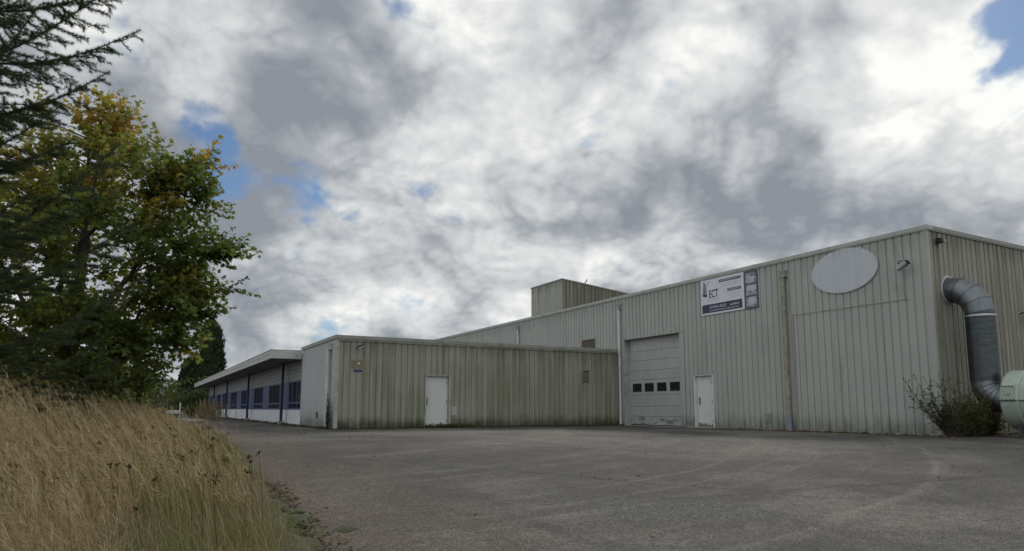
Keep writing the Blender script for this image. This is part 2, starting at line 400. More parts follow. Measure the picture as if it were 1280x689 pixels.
# the verge: turf with a ragged edge along the asphalt
EDGE = np.array([(-6, 1.15), (2, 1.28), (6.0, 1.34), (7.0, 1.40), (8.0, 1.40), (9.6, 1.50), (12.3, 1.62), (15.0, 1.70), (20.6, 1.85), (30, 1.95), (46, 1.9), (62, 1.6)])
def edge_x(y): return np.interp(y, EDGE[:, 0], EDGE[:, 1])
def verge_mesh():
    ys = np.concatenate([np.arange(-6, 30, 0.12), np.arange(30, 62, 0.5)])
    ts = np.array([0, 0.03, 0.08, 0.2, 0.5, 1, 2, 4, 8, 14.0])
    r = np.cumsum(rng.normal(0, 0.05, len(ys))); r -= np.convolve(r, np.ones(25) / 25, 'same'); r[:25] = 0
    V = []
    for y, q in zip(ys, r):
        x0 = edge_x(y) + q + 0.12
        for t in ts:
            x = x0 - t
            V.append((x, y, gz(x, y) + 0.004 + 0.05 * (1 - math.exp(-t * 3)) + 0.10 * (1 - math.exp(-t * 0.5))))
    n, k = len(ys), len(ts); idx = np.arange(n * k).reshape(n, k)
    F = np.stack([idx[:-1, :-1], idx[:-1, 1:], idx[1:, 1:], idx[1:, :-1]], -1).reshape(-1, 4)
    m, g, b = mat('turf soil'); P = g.obj()
    c = g.ramp(g.noise(P, 3.0, 6, 0.7), [(0.25, (0.035, 0.028, 0.018)), (0.5, (0.075, 0.06, 0.035)), (0.7, (0.06, 0.075, 0.025))])
    c = g.mix(g.step(g.noise(P, 30, 4, 0.7), 0.5, 0.7), c, (0.15, 0.12, 0.075))
    g.put(b.inputs['Base Color'], c); b.inputs['Roughness'].default_value = 0.95
    g.put(b.inputs['Normal'], g.bump(g.noise(P, 25, 5, 0.7), 1.0, 0.03))
    return np_mesh('verge', np.array(V), F, m, smooth=True)
tag(verge_mesh(), kind='structure')

# ------------------------------------------------------------------ building materials
GREEN = (0.155, 0.15, 0.095)
M = {}
M['front'] = cladding('front cladding', (0.365, 0.376, 0.342), (0.20, 0.195, 0.145), 0.26, HM, mould=0.45, top=0.25)
M['gable'] = cladding('gable cladding', (0.262, 0.258, 0.208), (0.155, 0.15, 0.105), 0.62, HM, mould=0.7, top=0.6, seed=3.3)
M['low_gable'] = cladding('low gable cladding', (0.295, 0.298, 0.243), (0.17, 0.175, 0.115), 0.66, HL, mould=0.9, top=0.45, seed=7.1, low=0.75)
M['low_side'] = cladding('low side cladding', (0.40, 0.42, 0.415), (0.2, 0.23, 0.18), 0.12, HL, mould=0.5, top=0.15, seed=5.2)
M['tower'] = cladding('tower cladding', (0.36, 0.36, 0.315), (0.19, 0.18, 0.13), 0.5, 8.2, mould=0.0, top=0.4, seed=1.2)
M['trim'] = surf('weathered grey trim', (0.36, 0.37, 0.325), 0.55, var=0.12, scale=2.0, dirt=((0.14, 0.14, 0.10), 0.55))
M['trim_dark'] = surf('stained coping', (0.25, 0.255, 0.215), 0.55, var=0.15, scale=2.0, dirt=((0.09, 0.09, 0.06), 0.6))
M['trim_pale'] = surf('pale painted trim', (0.58, 0.60, 0.56), 0.5, var=0.08, dirt=((0.2, 0.2, 0.15), 0.5))
M['roof'] = surf('bitumen roof', (0.12, 0.12, 0.12), 0.9, scale=1.2)
M['door'] = surf('white door paint', (0.62, 0.64, 0.60), 0.45, var=0.06, scale=4, dirt=((0.25, 0.24, 0.2), 0.4))
M['dark'] = surf('black rubber', (0.02, 0.02, 0.02), 0.8)
M['shade'] = surf('dark interior lining', (0.05, 0.05, 0.05), 0.9)
M['steel'] = surf('galvanised steel', (0.46, 0.47, 0.48), 0.42, metal=0.75, var=0.18, scale=5)
M['zinc'] = surf('dull zinc', (0.36, 0.37, 0.36), 0.55, metal=0.3, var=0.2, scale=6, dirt=((0.13, 0.13, 0.1), 0.5))
M['pipe_pale'] = surf('pale pipe paint', (0.50, 0.52, 0.49), 0.5, var=0.1, scale=5, dirt=((0.14, 0.14, 0.09), 0.6))
M['pipe_moss'] = surf('mossy pipe', (0.27, 0.255, 0.19), 0.7, var=0.35, scale=5, dirt=((0.10, 0.095, 0.05), 0.8), bump=0.4)
M['pipe_grey'] = surf('grey plastic pipe', (0.20, 0.21, 0.25), 0.5, var=0.1)
M['blue'] = surf('dark blue column paint', (0.020, 0.027, 0.085), 0.4, var=0.2)
M['blue_panel'] = surf('blue infill panel', (0.062, 0.082, 0.165), 0.5, var=0.12, scale=1.5, dirt=((0.06, 0.07, 0.12), 0.4))
M['plinth'] = surf('white rendered plinth', (0.62, 0.64, 0.66), 0.8, var=0.06, scale=2, dirt=((0.3, 0.29, 0.25), 0.4), bump=0.2)
M['band'] = surf('grey boarded band', (0.27, 0.275, 0.28), 0.7, var=0.08)
M['fascia'] = surf('flaking fascia board', (0.43, 0.435, 0.405), 0.65, var=0.12, scale=1.6, dirt=((0.17, 0.17, 0.14), 0.6), bump=0.2)
M['soffit'] = surf('grey soffit boards', (0.19, 0.19, 0.195), 0.8, var=0.1)
M['brick'] = surf('brown boarding', (0.10, 0.08, 0.06), 0.8, var=0.4, scale=14)
M['concrete'] = surf('concrete', (0.33, 0.32, 0.30), 0.85, var=0.2, scale=4, dirt=((0.12, 0.11, 0.09), 0.6), bump=0.3)
def glass(name, col):
    m, g, b = mat(name); P = g.obj()
    g.put(b.inputs['Base Color'], g.ramp(g.noise(P, 1.3, 4), [(0.35, tuple(q * 0.6 for q in col)), (0.7, tuple(q * 1.5 for q in col))]))
    g.put(b.inputs['Roughness'], g.step(g.noise(P, 3, 5, 0.6), 0.3, 0.8, 0.03, 0.2)); b.inputs['Specular IOR Level'].default_value = 0.5
    return m
M['glass'] = glass('dusty window glass', (0.012, 0.014, 0.018))
M['gate'] = None
def gate_material():
    m, g, b = mat('sectional door paint'); P = g.obj(); s = g.xyz(P)
    n = g.noise(P, 1.2, 5, 0.6); c = g.ramp(n, [(0.3, (0.34, 0.34, 0.335)), (0.7, (0.41, 0.41, 0.40))])
    rub = g.noise(g.map(P, (1, 0.6, 2.2)), 2.6, 7, 0.72)
    f = g.math('ADD', rub, g.math('MULTIPLY', g.step(s[2], 0.75, 0.1), 0.22))
    f = g.math('ADD', f, g.math('MULTIPLY', g.step(s[1], 22.6, 24.2), 0.06))
    c = g.mix(g.math('MULTIPLY', g.step(f, 0.70, 0.86), 0.75), c, (0.045, 0.045, 0.048))
    run = g.noise(g.map(P, (1, 8, 0.4)), 1.0, 4, 0.6)
    c = g.mix(g.math('MULTIPLY', g.step(run, 0.5, 0.75), 0.25), c, (0.22, 0.22, 0.2))
    g.put(b.inputs['Base Color'], c); b.inputs['Roughness'].default_value = 0.5
    return m
M['gate'] = gate_material()

# ------------------------------------------------------------------ ribbed sheet walls
def ribbed(name, p0, p1, z0, z1, m, parent, holes=(), pitch=0.25, groove=0.036, depth=0.030, ztop=None, phase=0.0):
    """sheet from p0 to p1 (plan), outward side on the right hand of the walk; holes (s0, s1, za, zb) cut right through"""
    p0 = np.array(p0, float); p1 = np.array(p1, float); L = np.linalg.norm(p1 - p0); t = (p1 - p0) / L; nrm = np.array([t[1], -t[0]])
    prof = []
    s = -phase
    while s < L + pitch:
        a = s + pitch - groove - 0.022
        prof += [(s, 0.0), (a, 0.0), (a + 0.011, -depth), (a + 0.011 + groove, -depth)]
        s += pitch
    S = np.array([q[0] for q in prof]); Dp = np.array([q[1] for q in prof])
    cuts = sorted(set([0.0, L] + [h[0] for h in holes] + [h[1] for h in holes]))
    brk = np.unique(np.round(np.concatenate([S[(S > 0) & (S < L)], cuts]), 5))
    dep = np.interp(brk, S, Dp)
    mb = MB()
    top = (lambda q: z1) if ztop is None else ztop
    for a, b, da, db in zip(brk[:-1], brk[1:], dep[:-1], dep[1:]):
        if b - a < 1e-5: continue
        mid = (a + b) / 2
        spans = [(z0, None)]
        for h in sorted(holes, key=lambda h: h[2]):
            if h[0] - 1e-6 <= mid <= h[1] + 1e-6:
                lo, _ = spans.pop()
                if h[2] > lo + 1e-4: spans.append((lo, h[2]))
                spans.append((h[3], None))
        A = p0 + t * a + nrm * da; B = p0 + t * b + nrm * db
        for lo, hi in spans:
            ha = top(a) if hi is None else hi; hb = top(b) if hi is None else hi
            mb.add([(A[0], A[1], lo), (B[0], B[1], lo), (B[0], B[1], hb), (A[0], A[1], ha)], [(0, 1, 2, 3)])
    return mb.build(name, m, parent)

# ------------------------------------------------------------------ the tall shed
shed = tag(empty('industrial_shed', (XM, YR, 0)), 'tall grey-green ribbed steel shed with roller door, oval sign and rooftop tower', 'industrial building')
shed.location = (0, 0, 0)
X2, Y2 = 47.0, 48.0
SD = (19.30, 20.24)            # side door, along y
GD = (20.95, 24.74)            # sectional door
# walking from far to near along the front keeps the outside (-x) on the right hand
fs = lambda y: Y2 - y
holes = [(fs(GD[1]), fs(GD[0]), 0.0, 3.88), (fs(SD[1] + 0.09), fs(SD[0] - 0.05), 0.0, 2.09), (fs(28.1), fs(26.95), 3.62, 4.15)]
SEAM_Y, SEAM_Z = (11.45, 15.42), 3.92
front = ribbed('front_wall', (XM, Y2), (XM, YR), 0.03, HM - 0.1, M['front'], shed, holes)
gable = ribbed('gable_wall', (XM + 0.06, YR), (X2, YR), 0.03, HM - 0.1, M['gable'], shed, pitch=0.25)
ribbed('back_wall', (X2, YR), (X2, Y2), 0.03, HM - 0.1, M['gable'], shed, pitch=0.5)
ribbed('far_wall', (X2, Y2), (XM, Y2), 0.03, HM - 0.1, M['gable'], shed, pitch=0.5)
mb = MB(); mb.box(XM + 0.10, X2 - 0.1, YR + 0.1, Y2 - 0.1, HM - 0.3, HM - 0.12); mb.build('roof', M['roof'], shed)
# blockwork lining so that the shell is not paper thin
mb = MB()
for a, b in ((YR + 0.10, SD[0] - 0.2), (SD[1] + 0.2, GD[0] - 0.12), (GD[1] + 0.12, Y2 - 0.1)): mb.box(XM + 0.06, XM + 0.20, a, b, 0, HM - 0.31)
mb.box(XM + 0.06, XM + 0.20, GD[0] - 0.12, GD[1] + 0.12, 4.0, HM - 0.31); mb.box(XM + 0.06, XM + 0.20, SD[0] - 0.2, SD[1] + 0.2, 2.2, HM - 0.31)
mb.box(XM + 0.21, X2 - 0.2, YR + 0.06, YR + 0.2, 0, HM - 0.31)
each(mb, 'lining', M['shade'], shed)
# coping: folded metal, butted at the corner, with a lip and joints
mb = MB(); mb.box(XM - 0.045, XM + 0.25, YR - 0.045, Y2, HM - 0.09, HM + 0.03)
mb.box(XM - 0.035, XM - 0.012, YR - 0.035, Y2, HM - 0.125, HM - 0.092)
cp = mb.build('coping', M['trim'], shed, bevel=0.006)
mb = MB()
for y in np.arange(YR + 3.1, Y2, 3.1): mb.box(XM - 0.049, XM + 0.252, y - 0.05, y + 0.05, HM - 0.093, HM + 0.034)
each(mb, 'coping_joint', M['trim'], cp)
mb = MB(); mb.box(XM + 0.252, X2, YR - 0.045, YR + 0.25, HM - 0.09, HM + 0.029); mb.box(XM - 0.01, X2, YR - 0.035, YR - 0.012, HM - 0.125, HM - 0.092)
mb.build('coping', M['trim_dark'], shed, bevel=0.006)
mb = MB(); mb.box(XM - 0.012, XM + 0.09, YR - 0.014, YR + 0.004, 0.02, HM - 0.127); mb.box(XM - 0.014, XM + 0.004, YR + 0.0045, YR + 0.11, 0.02, HM - 0.127)
mb.build('corner_trim', M['front'], shed)
mb = MB(); mb.box(XM - 0.008, XM + 0.05, YR + 0.11, SD[0] - 0.07, 0.0, 0.045); mb.box(XM - 0.008, XM + 0.05, SD[1] + 0.11, GD[0] - 0.1, 0.0, 0.045); mb.box(XM + 0.1, X2, YR - 0.008, YR + 0.05, 0, 0.045)
mb.build('base_flashing', M['concrete'], shed)
mb = MB(); mb.box(XM - 0.016, XM + 0.0, SEAM_Y[0], SEAM_Y[1], SEAM_Z - 0.012, SEAM_Z + 0.012); mb.box(XM - 0.018, XM + 0.0, SEAM_Y[1], SEAM_Y[1] + 0.05, 0.05, SEAM_Z + 0.05)
mb.build('sheet_joint', M['trim_dark'], shed)

# sectional door set back in its opening
XD = XM + 0.30
gd = empty('sectional_door', (0, 0, 0)); gd.parent = shed
wins = []
seams = [0.03, 0.42, 0.86, 1.36, 2.04, 2.45, 2.90, 3.32, 3.90]
P0, P1 = GD[0] + 0.10, GD[1] - 0.06
wz = (1.50, 1.88)
wy = [(24.50, 23.88), (23.66, 23.06), (22.84, 22.24), (22.02, 21.42)]
mb = MB()
for a, b in zip(seams[:-1], seams[1:]):
    za, zb = a + 0.006, b - 0.006
    if a <= wz[0] < b:
        mb.box(XD, XD + 0.04, P0, P1, za, wz[0]); mb.box(XD, XD + 0.04, P0, P1, wz[1], zb)
        ys = [P1] + [q for w_ in wy for q in w_] + [P0]
        for q in range(0, len(ys), 2): mb.box(XD, XD + 0.04, ys[q + 1], ys[q], wz[0] + 1e-4, wz[1] - 1e-4)
    else:
        # two shallow pressed ribs per section
        h = zb - za
        mb.box(XD, XD + 0.04, P0, P1, za, za + h * 0.48); mb.box(XD + 0.005, XD + 0.04, P0, P1, za + h * 0.48, za + h * 0.54); mb.box(XD, XD + 0.04, P0, P1, za + h * 0.54, zb)
leaf = mb.build('door_panels', M['gate'], gd)
mb = MB(); mb.box(XD + 0.02, XD + 0.036, P0, P1, 0.03, 3.9); mb.box(XD - 0.012, XD + 0.03, P0, P1, 0.012, 0.05); mb.build('seal', M['dark'], gd)
for a, b in wy:
    mb = MB(); mb.box(XD - 0.010, XD + 0.018, b, a, wz[0], wz[0] + 0.05); mb.box(XD - 0.010, XD + 0.018, b, a, wz[1] - 0.05, wz[1])
    mb.box(XD - 0.010, XD + 0.018, b, b + 0.05, wz[0] + 0.0501, wz[1] - 0.0501); mb.box(XD - 0.010, XD + 0.018, a - 0.05, a, wz[0] + 0.0501, wz[1] - 0.0501)
    f = mb.build('door_window', M['dark'], gd)
mb = MB()
for a, b in wy: mb.box(XD + 0.004, XD + 0.012, b + 0.0505, a - 0.0505, wz[0] + 0.051, wz[1] - 0.051)
each(mb, 'pane', M['glass'], gd)
mb = MB(); mb.box(XM - 0.012, XD + 0.06, GD[1] - 0.055, GD[1] + 0.02, 0, 3.88); mb.build('jamb', M['trim'], shed)
mb = MB(); mb.box(XM - 0.012, XD + 0.06, GD[0] - 0.005, GD[0] + 0.095, 0, 3.88); mb.box(XM - 0.016, XM - 0.002, GD[0] - 0.17, GD[0] - 0.006, 0.02, 3.92); mb.build('jamb', M['front'], shed)
mb = MB(); mb.box(XM - 0.022, XD + 0.06, GD[0] - 0.18, GD[1] + 0.03, 3.88, 3.905); mb.build('lintel', M['trim_dark'], shed)
mb = MB(); mb.box(XM - 0.02, XD + 0.5, GD[0], GD[1], 0.0, 0.012); mb.build('threshold', M['concrete'], shed)
mb = MB(); mb.box(XD + 0.041, XD + 0.08, GD[0] - 0.1, GD[1] + 0.1, 0, 4.1); mb.build('door_backing', M['shade'], shed)

def plain_door(parent, axis, a, b, plane, zb, zt, out, m, knob_at, lever=True):
    """a flush steel door with frame, hinges, handle plate; axis 'y' or 'x' is the direction along the wall, out the outward sign on the other axis"""
    d = empty('door'); d.parent = parent
    def bx(mb, s0, s1, o0, o1, z0, z1):
        p, q = sorted((plane + out * o0, plane + out * o1))
        if axis == 'y': mb.box(p, q, s0, s1, z0, z1)
        else: mb.box(s0, s1, p, q, z0, z1)
    mb = MB(); bx(mb, a, b, -0.15, -0.11, zb, zt)
    mb.build('door_leaf', m, d, bevel=0.004)
    mb = MB(); bx(mb, a - 0.075, a - 0.008, -0.16, 0.018, 0, zt + 0.008); bx(mb, b + 0.008, b + 0.075, -0.16, 0.018, 0, zt + 0.008); bx(mb, a - 0.075, b + 0.075, -0.16, 0.018, zt + 0.0085, zt + 0.06)
    mb.build('frame', M['trim_pale'] if axis == 'y' else M['trim'], d, bevel=0.003)
    mb = MB(); bx(mb, a - 0.12, b + 0.12, -0.05, 0.035, zt + 0.062, zt + 0.075); mb.build('drip_edge', M['trim_dark'], d)
    k = knob_at
    mb = MB(); bx(mb, k - 0.03, k + 0.03, -0.11, -0.102, 0.90, 1.20); mb.build('handle_plate', M['dark'], d)
    mb = MB()
    def pt(s, o, z): return (plane + out * o, s, z) if axis == 'y' else (s, plane + out * o, z)
    dr = 1 if k < (a + b) / 2 else -1
    mb.tube([pt(k, -0.105, 1.09), pt(k, -0.055, 1.09), pt(k + dr * 0.02, -0.048, 1.09), pt(k + dr * 0.12, -0.048, 1.085)], 0.009, 8)
    mb.build('handle', M['steel'], d)
    mb = MB()
    for z in (zb + 0.2, zb + 0.95, zt - 0.25): mb.tube([pt(a + b - k, -0.105, z - 0.05), pt(a + b - k, -0.105, z + 0.05)], 0.012, 8)
    each(mb, 'hinge', M['dark'], d)
    mb = MB(); bx(mb, a - 0.05, b + 0.05, -0.16, 0.03, -0.01, zb - 0.004); mb.build('sill', M['concrete'], d)
    mb = MB(); bx(mb, a - 0.07, b + 0.07, -0.20, -0.165, 0, zt + 0.05); mb.build('backing', M['shade'], d)
    return d
def worn_door(name, chips, base):
    m, g, b = mat(name); P = g.obj(); s = g.xyz(P)
    c = g.ramp(g.noise(P, 2.2, 5, 0.6), [(0.3, tuple(q * 0.93 for q in base)), (0.7, base)])
    n = g.noise(g.map(P, (6, 6, 4.0)), 1.0, 7, 0.75)
    f = g.math('ADD', n, g.math('MULTIPLY', g.step(s[2], 0.32, 0.08), 0.20))
    c = g.mix(g.math('MULTIPLY', g.step(f, chips, chips + 0.03), 0.85), c, (0.05, 0.045, 0.04))
    run = g.noise(g.map(P, (14, 14, 0.5)), 1.0, 4, 0.6)
    c = g.mix(g.math('MULTIPLY', g.step(run, 0.52, 0.75), 0.3), c, (0.3, 0.29, 0.25))
    g.put(b.inputs['Base Color'], c); b.inputs['Roughness'].default_value = 0.45
    return m
sd_ = plain_door(shed, 'y', SD[0], SD[1] - 0.02, XM, 0.06, 2.03, -1, worn_door('chipped white door paint', 0.635, (0.60, 0.62, 0.60)), SD[1] - 0.14)
tag(sd_, 'chipped white side door with black marks')

# small boarded window above the low roof
wd = empty('window'); wd.parent = shed
mb = MB(); mb.box(XM - 0.015, XM + 0.10, 26.95, 28.1, 4.151, 4.20); mb.box(XM - 0.015, XM + 0.10, 26.92, 26.95, 3.62, 4.20); mb.box(XM - 0.015, XM + 0.10, 28.1, 28.13, 3.62, 4.20); mb.box(XM - 0.02, XM + 0.1, 26.92, 28.13, 3.58, 3.619)
mb.build('frame', M['trim_dark'], wd)
mb = MB()
for k in range(5): mb.box(XM + 0.02, XM + 0.05, 26.955 + k * 0.229, 26.955 + k * 0.229 + 0.222, 3.62, 4.15)
each(mb, 'boarding', M['brick'], wd)
# vent grille
vg = empty('vent_grille'); vg.parent = shed
mb = MB(); mb.box(XM - 0.03, XM - 0.004, 16.55, 16.82, 0.28, 0.60); mb.build('grille_frame', M['zinc'], vg)
mb = MB()
for k in range(6): mb.box(XM - 0.045, XM - 0.031, 16.57, 16.80, 0.30 + k * 0.049, 0.325 + k * 0.049)
mb.build('grille_slats', M['trim_dark'], vg)

def downpipe(parent, x, y, nx, ny, ztop, zbot, m, r=0.05, hop=0.16, spikes=True, shoe=None, boxm='zinc'):
    """rainwater pipe on a wall whose outward normal is (nx, ny): hopper head with a lip, pipe, sockets, clips"""
    d = empty('downpipe'); d.parent = parent
    ox, oy = x + nx * (r + 0.035), y + ny * (r + 0.035); tx, ty = -ny, nx
    Mx = Matrix(((tx, nx, 0, x), (ty, ny, 0, y), (0, 0, 1, 0), (0, 0, 0, 1)))
    mb = MB(); w_ = hop / 2
    mb.add([Mx @ Vector(p) for p in [(-w_ * .7, .01, ztop - .02), (w_ * .7, .01, ztop - .02), (w_ * .7, .11, ztop - .02), (-w_ * .7, .11, ztop - .02), (-w_, .005, ztop + .18), (w_, .005, ztop + .18), (w_, .17, ztop + .18), (-w_, .17, ztop + .18)]],
           [(0, 1, 2, 3), (0, 4, 5, 1), (1, 5, 6, 2), (2, 6, 7, 3), (3, 7, 4, 0)])
    mb.box(-w_ - .025, w_ + .025, 0.004, .18, ztop - .05, ztop - .022, Mx)
    h = mb.build('hopper', M[boxm], d)
    if spikes:
        mb = MB()
        for q in (-.9, -.3, .4, .95): mb.box(q * w_ - .008, q * w_ + .008, .10, .115, ztop + .181, ztop + .25 + .05 * random.random(), Mx)
        each(mb, 'hopper_strap', M[boxm], h)
    mb = MB(); mb.tube([(ox, oy, ztop - .03), (ox, oy, zbot)], r, 14); mb.build('pipe', M[m], d)
    mb = MB()
    n = max(2, int((ztop - zbot) / 1.7))
    for q in range(n):
        z = ztop - .25 - q * (ztop - zbot - .5) / max(1, n - 1)
        mb.tube([(ox, oy, z - .035), (ox, oy, z + .035)], r + .009, 14)
        mb.box(-.012, .012, 0.0, .04, z - .012, z + .012, Mx)
    each(mb, 'pipe_clip', M[m], d, 4)
    if shoe:
        mb = MB(); mb.tube([(ox, oy, shoe), (ox, oy, 0.0)], r + .012, 14); mb.build('pipe_shoe', M['pipe_grey'], d)
    return d
downpipe(shed, XM, 24.93, -1, 0, 5.40, 0.05, 'pipe_pale', r=.062, hop=.19)
downpipe(shed, XM, 34.55, -1, 0, 5.42, 3.3, 'pipe_pale', r=.055, hop=.17)
tag(downpipe(shed, XM, 15.72, -1, 0, 5.33, 0.3, 'pipe_moss', r=.078, hop=.25, shoe=.52), 'mossy brown downpipe with grey plastic foot')

# rooftop tower with a falling roof line
tw = empty('rooftop_tower'); tw.parent = shed
TX, TX2, TY, TY2 = 20.5, 33.5, 31.45, 34.92
tz = lambda q: 7.98 - 0.1005 * q
ribbed('tower_front', (TX, TY2), (TX, TY), HM - 0.2, 7.98, M['tower'], tw)
ribbed('tower_gable', (TX, TY), (TX2, TY), HM - 0.2, 7.98, M['gable'], tw, ztop=tz)
ribbed('tower_gable', (TX2, TY2), (TX, TY2), HM - 0.2, 7.98, M['gable'], tw, ztop=lambda q: tz(TX2 - TX - q))
ribbed('tower_back', (TX2, TY), (TX2, TY2), HM - 0.2, tz(TX2 - TX), M['tower'], tw)
mb = MB(); L = TX2 - TX
for (a, b, dz0) in ((TY - 0.03, TY2 + 0.03, 0.0),):
    mb.add([(TX - .03, a, 7.98), (TX2, a, tz(L)), (TX2, b, tz(L)), (TX - .03, b, 7.98), (TX - .03, a, 8.04), (TX2, a, tz(L) + .06), (TX2, b, tz(L) + .06), (TX - .03, b, 8.04)],
           [(3, 2, 1, 0), (4, 5, 6, 7), (0, 1, 5, 4), (2, 3, 7, 6), (1, 2, 6, 5), (3, 0, 4, 7)])
mb.build('tower_roof', M['trim_dark'], tw)

# ------------------------------------------------------------------ the low block and its canopied wing
low = tag(empty('low_office_block'), 'low stained grey ribbed block with white door and long canopied wing of blue windows', 'office building')
YE = 31.0; YW = 77.5
DX = (9.90, 10.84)
ribbed('gable_wall', (XL + 0.05, YL), (XM - 0.05, YL), 0.02, HL - 0.1, M['low_gable'], low, [(DX[0] - XL - 0.05 - 0.08, DX[1] - XL - 0.05 + 0.08, 0.0, 2.08)], pitch=0.25, groove=0.045)
ribbed('side_wall', (XL, YE), (XL, YL), 0.02, HL - 0.1, M['low_side'], low, pitch=0.25, groove=0.02, depth=0.014)
mb = MB(); mb.box(XL + 0.06, DX[0] - .2, YL + .06, YL + .2, 0, HL - .2); mb.box(DX[1] + .2, XM - .1, YL + .06, YL + .2, 0, HL - .2); mb.box(DX[0] - .2, DX[1] + .2, YL + .06, YL + .2, 2.2, HL - .2); mb.box(XL + .06, XL + .2, YL + .21, YE, 0, HL - .2)
each(mb, 'lining', M['shade'], low)
mb = MB(); mb.box(XL + .05, XM - .02, YL + .05, YE + .1, HL - .19, HL - .1); mb.build('roof', M['roof'], low)
mb = MB(); mb.box(XL - .045, XL + .2, YL - .045, YE + .08, HL - .12, HL + .02); mb.box(XL + .202, XM - .012, YL - .045, YL + .2, HL - .12, HL + .018)
cp = mb.build('coping', M['trim_dark'], low, bevel=.005)
mb = MB(); mb.box(XL + .03, XM - .02, YL - .033, YL - .014, HL - .2, HL - .122); mb.build('coping_flashing', M['low_gable'], low)
mb = MB()
for q in np.arange(XL + 2.2, XM, 2.6): mb.box(q - .04, q + .04, YL - .049, YL + .2, HL - .123, HL + .022)
each(mb, 'coping_joint', M['trim_dark'], cp)
mb = MB(); mb.box(XL - .012, XL + .11, YL - .016, YL + .003, .02, HL - .12); mb.box(XL - .014, XL + .003, YL + .0035, YL + .10, .02, HL - .12); mb.build('corner_trim', M['trim'], low)
mb = MB(); mb.box(XM - .10, XM - .052, YL - .014, YL + .1, .02, HL - .12); mb.build('end_trim', M['trim'], low)
tag(plain_door(low, 'x', DX[0], DX[1], YL, 0.08, 2.02, -1, worn_door('white door paint, small chips', 0.68, (0.56, 0.58, 0.54)), DX[0] + .05), 'plain white steel door with weeds on its sill')
mb = MB(); mb.box(DX[1] + .14, DX[1] + .36, YL - .006, YL + .02, .5, .84); mb.build('patch_plate', M['trim'], low)
tag(downpipe(low, XL, 25.75, -1, 0, 3.02, 0.1, 'pipe_pale', r=.075, hop=.30, spikes=False, boxm='pipe_pale'), 'pale downpipe with box head near the corner')
mb = MB(); mb.box(XL - .012, XL + .01, 27.62, 27.86, .38, .62); mb.build('air_brick', M['dark'], low)

# wing
ribs_y = [(31.08, 34.0)]
colY = [34.23, 45.95, 57.87, 68.33]
win = [(31.16, 33.95), (36.4, 39.6), (41.8, 45.1), (48.6, 51.3), (53.9, 57.3), (60.0, 63.2), (65.4, 67.8), (70.5, 73.4)]
WZ0, WZ1 = .70, 2.05
mb = MB(); mb.box(XL + .01, XL + .2, YE, YW - 1, 0, WZ0 - .002); mb.build('plinth', M['plinth'], low)
mb = MB()
for q in np.arange(YE + 1.9, YW - 1, 2.93): mb.box(XL + .006, XL + .02, q - .012, q + .012, .02, WZ0 - .01)
each(mb, 'plinth_joint', M['trim'], low)
mb = MB(); mb.box(XL + .03, XL + .2, YE, YW - 1, WZ1 + .002, 2.94)
band = mb.build('upper_band', M['band'], low)
mb = MB()
for z in np.arange(WZ1 + .18, 2.9, .17): mb.box(XL + .024, XL + .04, YE, YW - 1, z - .006, z + .006)
each(mb, 'board_joint', M['shade'], band)
ys = [YE] + [q for w_ in win for q in w_] + [YW - 1]
for q in range(0, len(ys), 2):
    if ys[q + 1] - ys[q] > .03:
        mb = MB(); mb.box(XL + .04, XL + .12, ys[q], ys[q + 1], WZ0, WZ1); mb.build('infill_panel', M['blue_panel'], low)
for a, b in win:
    fr = MB(); t = .07
    fr.box(XL + .015, XL + .11, a, b, WZ0 - .0, WZ0 + t); fr.box(XL + .015, XL + .11, a, b, WZ1 - t, WZ1)
    fr.box(XL + .015, XL + .11, a, a + t, WZ0 + t, WZ1 - t); fr.box(XL + .015, XL + .11, b - t, b, WZ0 + t, WZ1 - t)
    n = 3
    for k in range(1, n): fr.box(XL + .02, XL + .10, a + (b - a) * k / n - .03, a + (b - a) * k / n + .03, WZ0 + t + .001, WZ1 - t - .001)
    fr.box(XL + .018, XL + .105, a + t + .001, b - t - .001, .98, 1.06)
    f = fr.build('window', M['blue_panel'], low)
    mb = MB(); mb.box(XL + .06, XL + .07, a + t, b - t, WZ0 + t, WZ1 - t); mb.build('pane', M['glass'], f)
    mb = MB()
    random.seed(int(a * 10))
    q = a + .1
    while q < b - .15:           # vertical strips of the blind behind the glass
        mb.box(XL + .16, XL + .165, q, q + .09, 1.07, WZ1 - .02); q += random.choice((.12, .14, .3))
    each(mb, 'blind', M['shade'], f)
mb = MB(); mb.box(XL + .21, XL + .25, YE, YW - 1, 0, 2.9); mb.build('room_backing', M['shade'], low)
cn = empty('canopy'); cn.parent = low
CX = 4.96
mb = MB(); mb.box(CX + .04, XM - .1, YE + .03, YW, 3.16, 3.22); mb.build('canopy_roof', M['roof'], cn)
mb = MB(); mb.box(CX, CX + .035, YE - .01, YW, 2.95, 3.31); mb.box(CX - .02, CX + .05, YE - .02, YW, 3.311, 3.345)
mb.box(CX + .036, XL - .02, YE - .01, YE + .025, 2.95, 3.31); mb.box(CX + .051, XL - .02, YE - .02, YE + .04, 3.311, 3.343); mb.box(CX, XL, YW + .001, YW + .03, 2.95, 3.3)
fa = mb.build('fascia', M['fascia'], cn)
mb = MB()
for q in np.arange(YE + 3.4, YW, 3.4): mb.box(CX - .004, CX + .01, q - .008, q + .008, 2.952, 3.308)
each(mb, 'fascia_joint', M['trim_dark'], fa)
mb = MB(); mb.box(CX - .012, CX - .002, YE - .01, YW, 3.14, 3.155); mb.build('fascia_rail', M['trim_dark'], fa)
mb = MB(); mb.box(CX + .036, XL + .2, YE + .026, YW, 2.955, 2.985); mb.build('soffit', M['soffit'], cn)
mb = MB(); mb.box(XL, XM - .1, YW - 1, YW - .8, 0, 3.15); mb.build('far_wall', M['band'], low)
